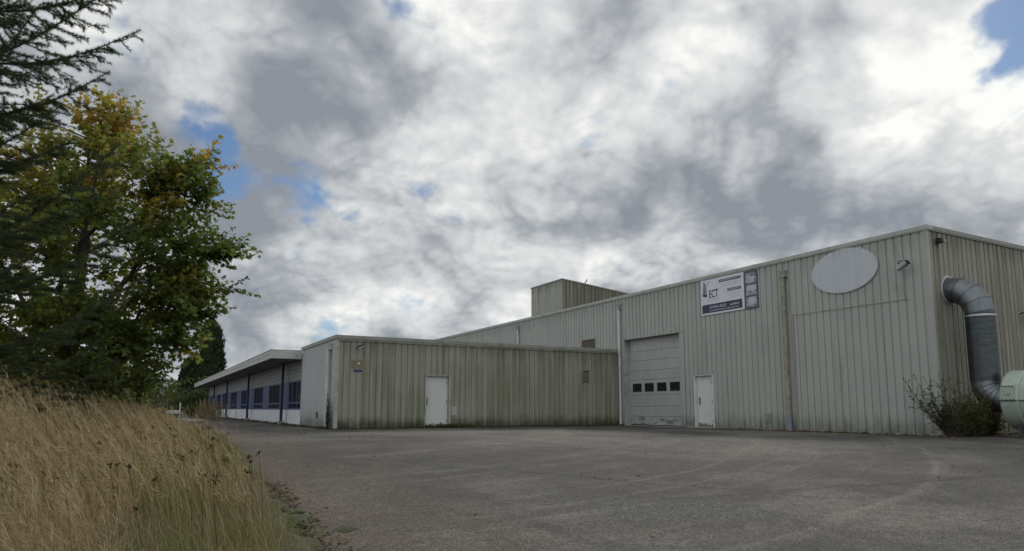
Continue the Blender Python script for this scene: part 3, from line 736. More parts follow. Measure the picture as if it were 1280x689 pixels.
for q in colY:
    mb = MB(); mb.box(6.0, 6.12, q - .09, q + .09, .16, 2.954); c_ = mb.build('column', M['blue'], low, bevel=.008)
    mb = MB(); mb.box(5.93, 6.2, q - .16, q + .16, -.02, .16); mb.build('column_footing', M['concrete'], c_, bevel=.015)

# ------------------------------------------------------------------ signs and fittings on the walls
def flat(name, col, rough=0.5, var=0.05, scale=3, spec=0.4): return surf('paint ' + name, col, rough, var=var, scale=scale, spec=spec)
S = {'white': flat('sign white', (0.60, 0.61, 0.66)), 'navy': flat('sign navy', (0.035, 0.036, 0.065)), 'ink': flat('sign ink', (0.03, 0.03, 0.035)), 'mauve': flat('sign mauve', (0.21, 0.185, 0.27), var=0.3, scale=4),
     'lilac': flat('sign lilac', (0.40, 0.37, 0.47), var=0.2), 'grey': flat('sign grey', (0.40, 0.40, 0.44)), 'slate': flat('picture frame slate', (0.085, 0.085, 0.12)), 'alu': surf('sign edge', (0.45, 0.46, 0.47), 0.4, metal=0.6)}
def text(s, size, m, parent, M4, name='lettering', sx=1.0, extrude=0.0015, align='LEFT', wgt=0.0):
    c = bpy.data.curves.new(name, 'FONT'); c.body = s; c.size = size; c.extrude = extrude; c.align_x = align; c.offset = wgt
    o = link(bpy.data.objects.new(name, c)); bpy.context.view_layer.update()
    me = bpy.data.meshes.new_from_object(o.evaluated_get(bpy.context.evaluated_depsgraph_get()))
    bpy.data.objects.remove(o); bpy.data.curves.remove(c)
    me.transform(M4 @ Matrix.Diagonal((sx, 1, 1, 1))); me.materials.clear(); me.materials.append(m); me.name = name
    return link(bpy.data.objects.new(name, me), parent)
def T(x, y, z=0): return Matrix.Translation((x, y, z))
# local frame of a board on the long front: x to the right (-y of the world), y up, z out of the wall
FR = Matrix(((0, 0, -1), (-1, 0, 0), (0, 1, 0))).to_euler()
sg = tag(empty('sign_board', (XM - 0.012, 19.70, 4.40), FR), 'white company sign reading ECT with dark lower band, under the shed roof edge', 'sign')
W, H = 2.20, 1.40
mb = MB(); mb.box(0, W, 0, H, 0.0, 0.03); mb.build('panel', S['white'], sg, bevel=.004)
mb = MB(); mb.box(0.06, W - .10, .075, .41, .0315, .034); bd = mb.build('band', S['navy'], sg)
text('CUVES & SILOS', .150, S['white'], sg, T(.46, .235, .0365), sx=.86)
text('ALIMENT', .120, S['white'], sg, T(1.50, .235, .0365), sx=.98)
random.seed(3)
def greek(parent, x0, x1, y, h, m, z=.0365, name='small_print'):
    mb = MB(); x = x0
    while x < x1:
        l = min(random.uniform(.03, .11), x1 - x); mb.box(x, x + l, y, y + h, z, z + .001); x += l + random.uniform(.012, .03)
    return mb.build(name, m, parent)
greek(sg, .46, 1.95, .135, .035, S['grey'])
def glyph_e(): pass
text('ECT', .44, S['ink'], sg, T(.44, .66, .033), sx=.62, wgt=.006)
mb = MB(); mb.prism([(.10, .80), (.16, 1.22), (.24, 1.30), (.31, 1.05), (.34, .74)], .0315, .034); mb.build('logo', S['mauve'], sg)
mb = MB(); mb.prism([(.12, .76), (.34, .71), (.355, .80), (.13, .84)], .0345, .036); mb.build('logo_shadow', S['navy'], sg)
mb = MB(); mb.prism([(.30, 1.06), (.40, 1.21), (.56, 1.33), (.47, 1.31), (.38, 1.26), (.28, 1.14)], .0315, .034); mb.build('logo_wing', S['lilac'], sg)
mb = MB(); mb.prism([(.11, 1.24), (.14, 1.34), (.22, 1.36), (.23, 1.32), (.17, 1.24)], .0315, .034); mb.build('logo_wing', S['lilac'], sg)
greek(sg, .42, .98, .565, .03, S['grey'], .032); greek(sg, .52, .86, .50, .022, S['grey'], .032)
mb = MB(); mb.box(.36, .385, .57, .60, .0315, .033); mb.build('bullet', S['ink'], sg)
for x0, x1, y in ((.98, 2.07, 1.20), (1.40, 2.07, .80)):
    mb = MB(); mb.box(x0, x1, y, y + .10, .0315, .034); b_ = mb.build('title_bar', S['navy'], sg)
    greek(b_, x0 + .05, x1 - .04, y + .03, .04, S['grey'])
for y in (1.10, 1.02): greek(sg, 1.05, 2.05, y, .02, S['grey'], .032)
for y in (.70, .62, .54): greek(sg, 1.5, 2.05, y, .02, S['grey'], .032)

def picture(name, stops, seed, scale):
    m, g, b = mat(name); P = g.map(g.obj(), loc=(seed, seed * 2, 0)); n = g.noise(P, scale, 3, 0.6, 0.8)
    g.put(b.inputs['Base Color'], g.ramp(n, stops)); b.inputs['Roughness'].default_value = .4; return m
pb = tag(empty('picture_board', (XM - 0.012, 17.46, 4.385), FR), 'narrow dark board with three stacked photographs, beside the company sign', 'sign')
W2, H2 = .59, 1.40
mb = MB(); mb.box(0, W2, 0, H2, 0, .028); mb.build('panel', S['slate'], pb, bevel=.004)
pal = (0.42, 0.45, 0.50)
for k, (y0, y1) in enumerate(((.06, .43), (.50, .88), (.95, 1.32))):
    mb = MB(); mb.box(.06, W2 - .05, y0, y1, .0295, .031)
    f = mb.build('photograph', picture('photo print %d' % k, [(.36, (.07, .07, .09)), (.5, (.30, .31, .34)), (.62, pal)], k * 3.7, 5), pb)
    mb = MB()
    if k == 0: mb.prism([(.12, .30), (.20, .40), (.50, .42), (.46, .22), (.30, .10), (.22, .12)], .0315, .033)
    elif k == 1: mb.prism([(.08, .66), (.08, .83), (.53, .86), (.53, .70), (.40, .63), (.20, .68)], .0315, .033)
    else: mb.prism([(.28, 1.06), (.36, 1.18), (.48, 1.20), (.44, 1.06), (.36, 1.02)], .0315, .033)
    mb.build('pale_shape', flat('photo light %d' % k, pal), f)

ov = tag(empty('oval_sign', (XM - .012, 13.45, 5.11), FR), 'blank pale grey oval sign board high on the shed front', 'sign')
n = 64; el = [(1.15 * math.cos(2 * math.pi * k / n), .70 * math.sin(2 * math.pi * k / n)) for k in range(n)]
mo, g, b = mat('faded oval paint'); P = g.obj()
c = g.ramp(g.noise(g.map(P, (5, .35, 1)), 1.0, 5, .6), [(.35, (.43, .45, .475)), (.6, (.465, .485, .505))])
c = g.mix(g.math('MULTIPLY', g.step(g.math('ADD', g.noise(g.map(P, (9, .5, 1)), 1.0, 4, .6), g.step(g.xyz(P)[1], .2, .8, 0, .25)), .62, .82), .7), c, (.30, .31, .36))
g.put(b.inputs['Base Color'], c); b.inputs['Roughness'].default_value = .45
mb = MB(); mb.prism(el, .02, .045); mb.build('face', mo, ov)
mb = MB(); mb.prism([(x * 1.012, y * 1.02) for x, y in el], 0, .0195); mb.build('rim', S['alu'], ov)

# floodlight on an outrigger bracket near the corner
fl = tag(empty('floodlight', (XM, 11.55, 4.92)), 'small grey floodlight on a bent bracket near the shed corner', 'floodlight')
mb = MB(); mb.box(-.03, -.004, .0, .05, -.14, .10); mb.build('wall_plate', M['zinc'], fl)
mb = MB(); mb.tube([(-.03, .02, .04), (-.26, -.0, .05), (-.30, -.08, .10), (-.30, -.26, .0), (-.30, -.30, -.1)], .014, 8); mb.build('bracket', M['dark'], fl)
Mf = Matrix.Translation((-.30, -.14, -.06)) @ Matrix.Rotation(R(-28), 4, 'X')
mb = MB(); mb.box(-.085, .085, -.18, .16, -.065, .045, Mf); mb.build('housing', M['zinc'], fl, bevel=.02)
mb = MB(); mb.box(-.095, .095, -.205, -.182, -.075, .055, Mf); mb.build('hood', M['dark'], fl, bevel=.006)
mb = MB(); mb.box(-.07, .07, -.21, -.2055, -.055, .04, Mf); mb.build('lens', M['glass'], fl)
mb = MB(); mb.tube([(-.02, .02, -.14), (-.012, .02, -.6), (-.012, .015, -.98)], .007, 6); mb.build('cable', M['trim_dark'], fl)

wc = tag(empty('security_camera', (19.93, YR, 5.55)), 'black box camera under the coping of the gable end', 'camera')
mb = MB(); mb.box(-.10, .08, -.16, -.03, -.07, .07); mb.build('housing', M['dark'], wc, bevel=.012)
mb = MB(); mb.box(-.06, .04, -.03, -.002, -.05, .05); mb.build('mount', M['zinc'], wc)
mb = MB(); mb.lathe([(0, .03), (.012, .028), (.012, 0)], (-.01, -.16, 0), (0, -1, 0), 12); mb.build('lens', M['glass'], wc)
jb = tag(empty('cable_gland', (20.30, YR, 5.62)), 'tiny pale cable outlet beside the black box camera', 'cable outlet')
mb = MB(); mb.tube([(0, -.002, 0), (0, -.05, 0), (0, -.06, -.05)], .02, 8); mb.build('outlet', M['pipe_pale'], jb)
hk = tag(empty('wall_hook', (24.35, YR, 3.55)), 'black hooked bracket on the gable wall right of the duct', 'bracket')
mb = MB(); mb.tube([(-.14, -.01, .16), (-.14, -.10, .2), (0, -.12, .2), (.02, -.12, .1), (.02, -.12, -.16)], .022, 8); mb.build('hook', M['dark'], hk)
mb = MB(); mb.box(-.18, -.1, -.012, -.002, .08, .24); mb.build('plate', M['zinc'], hk)

# gable of the low block
lp = tag(empty('bulkhead_lamp', (7.10, YL, 3.07)), 'small dark lamp on a stub arm at the left end of the low wall', 'lamp')
mb = MB(); mb.tube([(0, -.01, -.06), (.0, -.12, -.02), (.02, -.2, 0)], .016, 8); mb.build('arm', M['zinc'], lp)
Ml = Matrix.Translation((.04, -.22, 0)) @ Matrix.Rotation(R(-22), 4, 'Y')
mb = MB(); mb.box(-.12, .15, -.07, .07, -.02, .035, Ml); mb.build('shade', M['dark'], lp, bevel=.01)
mb = MB(); mb.box(-.10, .13, -.055, .055, -.045, -.021, Ml); mb.build('lens', S['white'], lp)
pl = tag(empty('bare_backing_plate', (7.13, YL, 2.42)), 'rusty brown patch plate with one white disc above the arrow sign', 'plate')
mb = MB(); mb.box(-.25, .25, -.012, -.002, -.17, .14); mb.build('plate', surf('rusted plate', (.19, .165, .115), .8, var=.25, scale=6), pl)
mb = MB(); mb.lathe([(0, .042), (.01, .04), (.01, 0)], (.02, -.012, .02), (0, -1, 0), 14); mb.build('disc', S['white'], pl)
ar = tag(empty('arrow_sign', (7.13, YL, 2.155)), 'small grey sign with a dark blue arrow pointing left', 'sign')
mb = MB(); mb.box(-.22, .22, -.012, -.002, -.085, .085); mb.build('plate', surf('faded sign plate', (.24, .24, .24), .6), ar)
MA = Matrix.Rotation(R(90), 4, 'X')
mb = MB(); mb.prism([(-.19, 0), (-.09, .075), (-.09, .045), (.18, .045), (.18, -.045), (-.09, -.045), (-.09, -.075)], .0135, .0165, MA); mb.build('arrow', S['navy'], ar)
nb = tag(empty('notice_board', (17.51, YL, 2.15)), 'faded brown notice with dark lines on the low wall near the roller door', 'sign')
mb = MB(); mb.box(-.17, .17, -.012, -.002, -.29, .30); mb.build('plate', surf('faded notice', (.14, .115, .08), .7, var=.2, scale=6), nb)
mb = MB(); mb.box(-.15, .14, -.016, -.0135, .23, .28); mb.box(-.15, .11, -.016, -.0135, -.10, -.055); mb.box(-.09, .09, -.016, -.0135, -.22, -.15); each(mb, 'dark_line', S['ink'], nb)
mb = MB(); mb.box(-.11, .11, -.0155, -.0135, -.135, -.115); mb.box(-.10, .13, -.0155, -.0135, -.27, -.25); each(mb, 'pale_line', S['grey'], nb)
an = tag(empty('roof_antenna', (22.15, 31.6, 7.85)), 'tiny dark aerial leaning from the rooftop tower edge', 'antenna')
mb = MB(); mb.tube([(0, 0, -.06), (0, 0, .08), (.12, -.05, .30)], .03, 8); mb.build('mast', M['dark'], an)
mb = MB(); mb.box(-.07, .07, -.07, .07, -.06, .0); mb.build('foot', M['dark'], an)

# exhaust duct: collar, gored bend, spiral tube, lower bend
def bend(c0, d0, d1, r, n):
    """centre line of a quarter bend that leaves c0 along d0 and ends along d1"""
    c0, d0, d1 = Vector(c0), Vector(d0), Vector(d1)
    return [c0 + d0 * (r * math.sin(a)) + d1 * (r * (1 - math.cos(a))) for a in [math.pi / 2 * k / n for k in range(n + 1)]]
def gored(mb, pts, r, n=36):
    """bend made of straight gores that meet in mitres"""
    rings = []
    pts = [Vector(p) for p in pts]
    xax = Vector((1, 0, 0))
    for i, p in enumerate(pts):
        t0 = (pts[i] - pts[i - 1]).normalized() if i else (pts[1] - pts[0]).normalized()
        t1 = (pts[i + 1] - pts[i]).normalized() if i < len(pts) - 1 else t0
        t = (t0 + t1).normalized(); B = t.cross(xax).normalized(); k = 1 / max(.5, t.dot(t0))
        rings.append([p + xax * (r * math.cos(q)) + B * (r * k * math.sin(q)) for q in [2 * math.pi * j / n for j in range(n)]])
    for a, b in zip(rings[:-1], rings[1:]):
        mb.add(a + b, [(j, (j + 1) % n, n + (j + 1) % n, n + j) for j in range(n)], True)
    return rings
md, gg, bb = mat('galvanised spiral duct'); P = gg.obj()
nn = gg.noise(gg.map(P, (1, 1, .6)), 4.0, 5, .6)
gg.put(bb.inputs['Base Color'], gg.ramp(nn, [(.3, (.125, .137, .145)), (.7, (.21, .225, .235))])); bb.inputs['Metallic'].default_value = .85
gg.put(bb.inputs['Roughness'], gg.step(nn, .2, .8, .34, .52))
M['duct'] = md
mg, gg, bb = mat('spiral seam duct'); P = gg.obj()
nn = gg.noise(gg.map(P, (3, 3, 9)), 1.0, 4, .6)
gg.put(bb.inputs['Base Color'], gg.ramp(nn, [(.3, (.07, .08, .088)), (.7, (.12, .133, .142))])); bb.inputs['Metallic'].default_value = .85; bb.inputs['Roughness'].default_value = .4
M['spiral'] = mg
du = tag(empty('exhaust_duct', (20.36, 10.05, 0)), 'thick galvanised exhaust duct bending out of the gable and down', 'duct')
rD = .36; zt, zb = 4.15, .98; rb = .62
top = bend((0, 10.82 - 10.05, zt), (0, -1, 0), (0, 0, -1), .77, 4)
low_ = bend((0, 0, zb + .50), (0, 0, -1), (0, -1, 0), .50, 5)
mb = MB(); rings = gored(mb, [(0, .85, zt)] + top, rD); mb.build('top_elbow', M['duct'], du)
mb = MB()
for rg in rings[1:]:
    c_ = sum(rg, Vector()) / len(rg)
    out = [c_ + (p - c_) * 1.018 for p in rg]; nrm = (rg[0] - c_).cross(rg[9] - c_).normalized() * .012
    mb.add([p - nrm for p in out] + [p + nrm for p in out], [(j, (j + 1) % 36, 36 + (j + 1) % 36, 36 + j) for j in range(36)], True)
mb.build('gore_seam', M['spiral'], du)
mb = MB(); mb.lathe([(-.03, .0), (-.03, rD + .07), (.0, rD + .07), (.02, rD + .012)], (0, .745, zt), (0, -1, 0)); mb.build('wall_collar', M['zinc'], du)
ztube = zt - .77
mb = MB(); nseg = 52; prof = []
for k in range(nseg):
    a = k / nseg * (ztube - zb - .5)
    prof += [(a, rD), (a + .018, rD), (a + .024, rD + .007), (a + .030, rD + .007), (a + .036, rD)]
prof += [(ztube - zb - .5, rD), (ztube - zb - .42, rD - .01)]; mb.lathe(prof, (0, 0, zb + .5), (0, 0, 1), 40); mb.build('spiral_tube', M['spiral'], du)
mb = MB(); mb.lathe([(0, rD + .004), (0, rD + .022), (.05, rD + .022), (.05, rD + .004)], (0, 0, ztube - .10), (0, 0, 1)); mb.build('clamp_ring', M['steel'], du)
mb = MB(); rings = gored(mb, low_ + [(0, -.60, zb)], rD); mb.build('lower_elbow', M['duct'], du)
mb = MB()
for rg in rings[:-1]:
    c_ = sum(rg, Vector()) / len(rg)
    out = [c_ + (p - c_) * 1.02 for p in rg]; nrm = (rg[0] - c_).cross(rg[9] - c_).normalized() * .014
    mb.add([p - nrm for p in out] + [p + nrm for p in out], [(j, (j + 1) % 36, 36 + (j + 1) % 36, 36 + j) for j in range(36)], True)
mb.build('gore_seam', M['spiral'], du)

# extractor fan with its drum casing on a steel stand
M['fan'] = surf('pale green casing paint', (.33, .375, .325), .42, var=.1, scale=2.5, dirt=((.16, .17, .13), .5), spec=.5)
M['fan_dark'] = surf('casing joint', (.05, .055, .05), .6)
fn = tag(empty('extractor_fan', (20.42, 9.42, 0)), 'pale green drum shaped extractor fan casing at the foot of the duct', 'fan')
rF, zc = .78, .98
mb = MB(); mb.lathe([(0, .37), (0, rF - .06), (.015, rF - .02), (.05, rF), (.40, rF), (.43, rF - .015), (.44, rF - .05)], (0, 0, zc), (0, -1, 0), 64); mb.build('drum', M['fan'], fn)
mb = MB(); mb.lathe([(.44, rF - .05), (.45, rF - .045), (.95, rF - .05), (1.02, rF - .12), (1.02, 0)], (0, 0, zc), (0, -1, 0), 64); mb.build('end_casing', M['fan'], fn)
mb = MB(); mb.box(-rF - .022, -rF + .2, -.42, -.02, zc - .035, zc - .012); mb.box(-rF + .02, -rF + .3, -.97, -.445, zc - .03, zc - .01); mb.build('split_flange', M['fan_dark'], fn)
mb = MB(); mb.box(-rF - .02, -rF + .06, -.36, -.10, zc - .01, zc + .36); ht = mb.build('hatch', M['fan'], fn, bevel=.005)
mb = MB()
for y in (-.36, -.275, -.19, -.105):
    for z in (zc + .005, zc + .35): mb.box(-rF - .034, -rF - .018, y - .012, y + .012, z - .012, z + .012)
mb.box(-rF - .026, -rF - .0185, -.37, -.09, zc + .335, zc + .347); mb.build('hatch_bolts', M['fan_dark'], ht)
mb = MB(); mb.box(-rF - .06, -rF - .0345, -.28, -.18, zc + .14, zc + .21); mb.build('hatch_handle', M['fan'], ht, bevel=.005)
for sx in (-.45, .45):
    for y in (-.30, -.85):
        mb = MB(); mb.box(sx - .04, sx + .04, y - .04, y + .04, 0.0, zc - rF + .18); mb.box(sx - .09, sx + .09, y - .09, y + .09, -.005, .012); mb.build('leg', M['fan_dark'], fn)
mb = MB(); mb.lathe([(0, .16), (0, .24), (.42, .24), (.46, .2), (.46, 0)], (0, -1.021, zc), (0, -1, 0), 32); mb.build('motor', M['spiral'], fn)
cd = tag(empty('conduit', (19.95, YR, .32)), 'thin black conduit running along the gable foot behind the bushes', 'conduit')
mb = MB(); mb.tube([(0, -.03, 0), (2.2, -.03, 0)], .018, 8); mb.build('tube', M['dark'], cd)
mb = MB()
for q in (.1, .9, 1.7): mb.box(q, q + .03, -.055, -.002, -.03, .03)
each(mb, 'clip', M['zinc'], cd)

# far end of the drive
bw = tag(empty('low_barrier', (2.1, 66.5, 0)), 'low white board barrier across the far end of the drive', 'barrier')
mb = MB(); mb.box(0, 1.7, 0, .06, .30, .62); mb.build('board', M['plinth'], bw, bevel=.01)
for q in (.12, 1.5):
    mb = MB(); mb.box(q, q + .1, .061, .16, -.05, .55); mb.build('post', M['concrete'], bw)
pt = tag(empty('marker_post', (3.2, 66.2, 0)), 'slim white marker post standing before the low barrier', 'post')
mb = MB(); mb.tube([(0, 0, -.05), (0, 0, 1.18)], [.06, .055], 10); mb.build('shaft', M['plinth'], pt)
mb = MB(); mb.lathe([(0, .062), (.06, .05), (.09, .0)], (0, 0, 1.18), (0, 0, 1), 10); mb.build('cap', M['plinth'], pt)
for k, (x, y, l) in enumerate(((2.05, 51.5, 1.05), (2.75, 46.5, .8))):
    kb = tag(empty('kerb_stone', (x, y, 0)), ('pale kerb stone lying in front of the low barrier', 'pale kerb stone lying nearer the blue windows')[k], 'kerb', 'loose kerb stones at the end of the drive')
    mb = MB(); mb.box(0, l, 0, .14, -.02, .09); mb.build('stone', M['plinth'], kb, bevel=.012)

# ------------------------------------------------------------------ vegetation
def unit(a): return a / np.maximum(np.linalg.norm(a, axis=-1, keepdims=True), 1e-9)
UP = np.array([0, 0, 1.0])
RT3 = np.array([RT[0], RT[1], 0]); FW3 = np.array([FW[0], FW[1], 0])
MAPLE = np.array([(0, .36), (0, 0), (.13, .10), (.44, .16), (.30, .36), (.52, .66), (.22, .62), (0, 1.0), (-.22, .62), (-.52, .66), (-.30, .36), (-.44, .16), (-.13, .10)])
OVAL = np.array([(0, .45), (0, 0), (.20, .25), (.22, .55), (0, 1.0), (-.22, .55), (-.20, .25)])
SPRAY = np.array([(0, .3), (0, 0), (.3, .25), (.12, .45), (.22, .8), (0, 1.0), (-.15, .75), (-.1, .45), (-.32, .4)])
def leaves(name, C, D, N, size, tone, m, parent, tpl, fold=0.25, curl=0.15):
    """leaf-shaped faces: C stalk end, D direction of the midrib, N upper side"""
    D = unit(D); Sd = unit(np.cross(D, N)); Nn = np.cross(Sd, D)
    x = tpl[:, 0][None, :, None]; y = tpl[:, 1][None, :, None]; s = size[:, None, None]
    V = C[:, None, :] + s * (D[:, None, :] * y + Sd[:, None, :] * x + Nn[:, None, :] * (fold * np.abs(x) - curl * y * y))
    k = len(tpl) - 1
    tri = np.array([(0, 1 + i, 1 + (i + 1) % k) for i in range(k)])
    F = (np.arange(len(C)) * len(tpl))[:, None, None] + tri[None]
    return np_mesh(name, V.reshape(-1, 3), F.reshape(-1, 3), m, parent, np.repeat(tone, k))

def tubes_np(name, lines, m, parent, n=5):
    """many tapered limbs in one mesh: list of (points (k,3), radii (k,))"""
    VV, FF, b = [], [], 0
    ang = np.linspace(0, 2 * np.pi, n, endpoint=False)
    for P, r in lines:
        P = np.asarray(P, float); r = np.asarray(r, float)
        t = np.gradient(P, axis=0); t = unit(t)
        ref = np.array([0.31, 0.17, 0.93]) if abs(t[:, 2]).mean() < .8 else np.array([.95, .2, .1])
        A = unit(np.cross(t, ref)); B = np.cross(t, A)
        V = P[:, None, :] + r[:, None, None] * (A[:, None, :] * np.cos(ang)[None, :, None] + B[:, None, :] * np.sin(ang)[None, :, None])
        k = len(P); idx = b + np.arange(k * n).reshape(k, n)
        q = np.stack([idx[:-1], np.roll(idx[:-1], -1, 1), np.roll(idx[1:], -1, 1), idx[1:]], -1).reshape(-1, 4)
        VV.append(V.reshape(-1, 3)); FF.append(q); b += k * n
    return np_mesh(name, np.concatenate(VV), np.concatenate(FF), m, parent, smooth=True)

def arc(a, b, sag, k=8, wig=0.03):
    """a limb from a to b that bows upwards by sag"""
    t = np.linspace(0, 1, k)[:, None]; a = np.asarray(a, float); b = np.asarray(b, float); L = np.linalg.norm(b - a)
    P = a + (b - a) * t + UP * (sag * 4 * t * (1 - t))
    w_ = rng.normal(0, wig * L, (k, 3)) * np.sin(np.pi * t); return P + w_

bark = surf('grey brown bark', (.075, .062, .048), .9, var=.4, scale=9, bump=.8)
bark_dark = surf('dark twig bark', (.04, .033, .027), .9, var=.3, scale=12)
maple_m = leafmat('maple leaf', [(0.0, (.085, .13, .03)), (.30, (.145, .195, .04)), (.50, (.23, .25, .05)), (.68, (.35, .31, .06)), (.84, (.48, .34, .06)), (1.0, (.30, .15, .04))], .6, .45)
needle_m = leafmat('fir needle', [(0.0, (.035, .055, .026)), (.5, (.055, .082, .036)), (1.0, (.11, .13, .05))], .35, .65, .12)
dark_m = leafmat('evergreen spray', [(0.0, (.022, .034, .016)), (.5, (.034, .05, .022)), (1.0, (.06, .08, .03))], .15, .6)
bush_m = leafmat('hedge leaf', [(0.0, (.03, .045, .015)), (.4, (.055, .08, .022)), (.7, (.11, .14, .03)), (1.0, (.22, .22, .05))], .4, .5)
broom_m = leafmat('broom twig', [(0.0, (.06, .055, .025)), (.5, (.115, .115, .042)), (1.0, (.19, .17, .07))], .3, .7)

def at_ru(r, u): return np.array([r * RT[0] + u * FW[0], r * RT[1] + u * FW[1]])

# --- the maple: envelope given as ellipsoids (across, along the view, height)
def maple(pos):
    x0, y0 = pos; z0 = gz(x0, y0)
    root = empty('maple_tree', (x0, y0, z0))
    tag(root, 'broad maple turning yellow at the top, standing in the tall grass', 'tree')
    ell = [((-.1, 0, 3.85), (2.55, 2.3, 2.3), 100), ((-.05, .2, 6.15), (1.25, 1.2, 1.35), 30), ((1.75, 0, 5.15), (.95, 1.0, 1.05), 22), ((2.45, -.2, 3.55), (1.05, 1.0, .9), 22),
           ((-2.7, 0, 4.3), (1.9, 2, 2.4), 60), ((.5, -.2, 2.05), (2.4, 1.6, 1.0), 48), ((1.6, 0, 2.6), (1.1, 1.1, .9), 14)]
    cl = []
    for c, r, n in ell:
        q = unit(rng.normal(size=(n, 3))) * (rng.uniform(.15, 1, (n, 1)) ** .42)
        q = np.array(c) + q * np.array(r); cl.append(q)
    cl = np.concatenate(cl)
    extra = np.array([(3.05, -.3, 3.85), (3.4, -.4, 4.0), (2.75, -.2, 4.0), (2.2, 0, 6.05), (2.45, .1, 6.2), (1.5, .1, 6.3), (.6, .3, 7.15), (.1, .2, 7.35), (2.35, 0, 2.75), (2.3, -.3, 5.5)])
    cl = np.concatenate([cl, extra])
    cl[:, 2] = np.maximum(cl[:, 2], 1.1)
    W = np.stack([cl[:, 0] * RT[0] + cl[:, 1] * FW[0], cl[:, 0] * RT[1] + cl[:, 1] * FW[1], cl[:, 2]], -1)
    lines = []
    tp = np.array([(0, 0, -.1), (.02, .03, .5), (.0, .08, 1.1), (-.05, .1, 1.7), (-.02, .12, 2.6), (.05, .1, 3.8), (.02, .15, 5.2), (0, .1, 6.6)])
    lines.append((tp, np.array([.20, .165, .15, .14, .12, .09, .055, .02])))
    # main limbs
    limbs = []
    for r, u, z, h in ((2.3, -.3, 5.2, 1.9), (2.4, -.3, 3.5, 1.3), (-2.6, .2, 4.8, 1.5), (-2.5, -.4, 3.3, 1.2), (.6, 1.8, 4.6, 2.0), (.5, -1.7, 4.3, 1.6), (1.0, -1.2, 5.9, 2.4), (-1.3, .8, 6.2, 2.3), (1.6, 1.0, 3.0, 1.1), (-1.2, -1.5, 2.4, .9), (1.3, -.9, 2.1, .9), (2.9, -.3, 3.9, 2.1), (.4, .4, 7.2, 3.6)):
        a = np.array([np.interp(h, tp[:, 2], tp[:, 0]), np.interp(h, tp[:, 2], tp[:, 1]), h]); b = np.array([r * RT[0] + u * FW[0], r * RT[1] + u * FW[1], z])
        P = arc(a, b, .12, 12, .02); limbs.append(P); lines.append((P, np.linspace(.075, .014, 12)))
    LP = np.concatenate(limbs + [np.stack([np.interp(np.linspace(1.5, 6.6, 20), tp[:, 2], tp[:, k]) for k in range(3)], -1)])
    C, D, N, S_, T_ = [], [], [], [], []
    for c in W:
        d = np.linalg.norm(LP - c, axis=1) + .5 * np.maximum(0, LP[:, 2] - c[2] + .1) * 2
        a = LP[np.argmin(d)]
        P = arc(a, c, .06, 7, .03); lines.append((P, np.linspace(.018, .006, 7)))
        out = unit(c - np.array([0, 0, 3.6])) * .55 + UP * .28
        ns = rng.integers(6, 11)
        ct = rng.normal(0, .11)
        for s in range(ns):
            st = P[rng.integers(3, 7)]
            d0 = unit(out + rng.normal(0, .55, 3)); L = rng.uniform(.30, .72)
            k = int(L / .065) + 2; t = np.linspace(0, 1, k)[:, None]
            Q = st + d0 * L * t + UP * (.10 * L * t * t) + rng.normal(0, .008, (k, 3))
            lines.append((Q[[0, k // 2, k - 1]], np.array([.006, .004, .002])))
            for i in range(1, k):
                for sgn in (-1, 1):
                    if rng.random() < .10: continue
                    sd_ = unit(np.cross(d0, UP) * sgn + d0 * .5 + rng.normal(0, .3, 3) + UP * .05)
                    C.append(Q[i] + sd_ * rng.uniform(.03, .06) - UP * rng.uniform(0, .02)); D.append(sd_ - UP * rng.uniform(.0, .6))
                    N.append(unit(UP + rng.normal(0, .8, 3) + d0 * .2)); S_.append(rng.uniform(.08, .14))
                    # the sunlit top and a few scattered sprays have turned
                    q = c[2]
                    T_.append(.30 + (.13 if c[0] * RT[0] + c[1] * RT[1] < .3 and q > 2.6 else 0) + ct + rng.normal(0, .10) + max(0, q - 4.0) * .105 - .12 * (c[0] * RT[0] + c[1] * RT[1] > .9) + (.22 if ct > .17 else 0))
    tubes_np('trunk', lines, bark, root, 6)
    leaves('crown', np.array(C), np.array(D), np.array(N), np.array(S_), np.clip(np.array(T_), 0, .93), maple_m, root, MAPLE)
    return len(C)
maple(at_ru((85 - 640) / 850 * 14, 14.0))

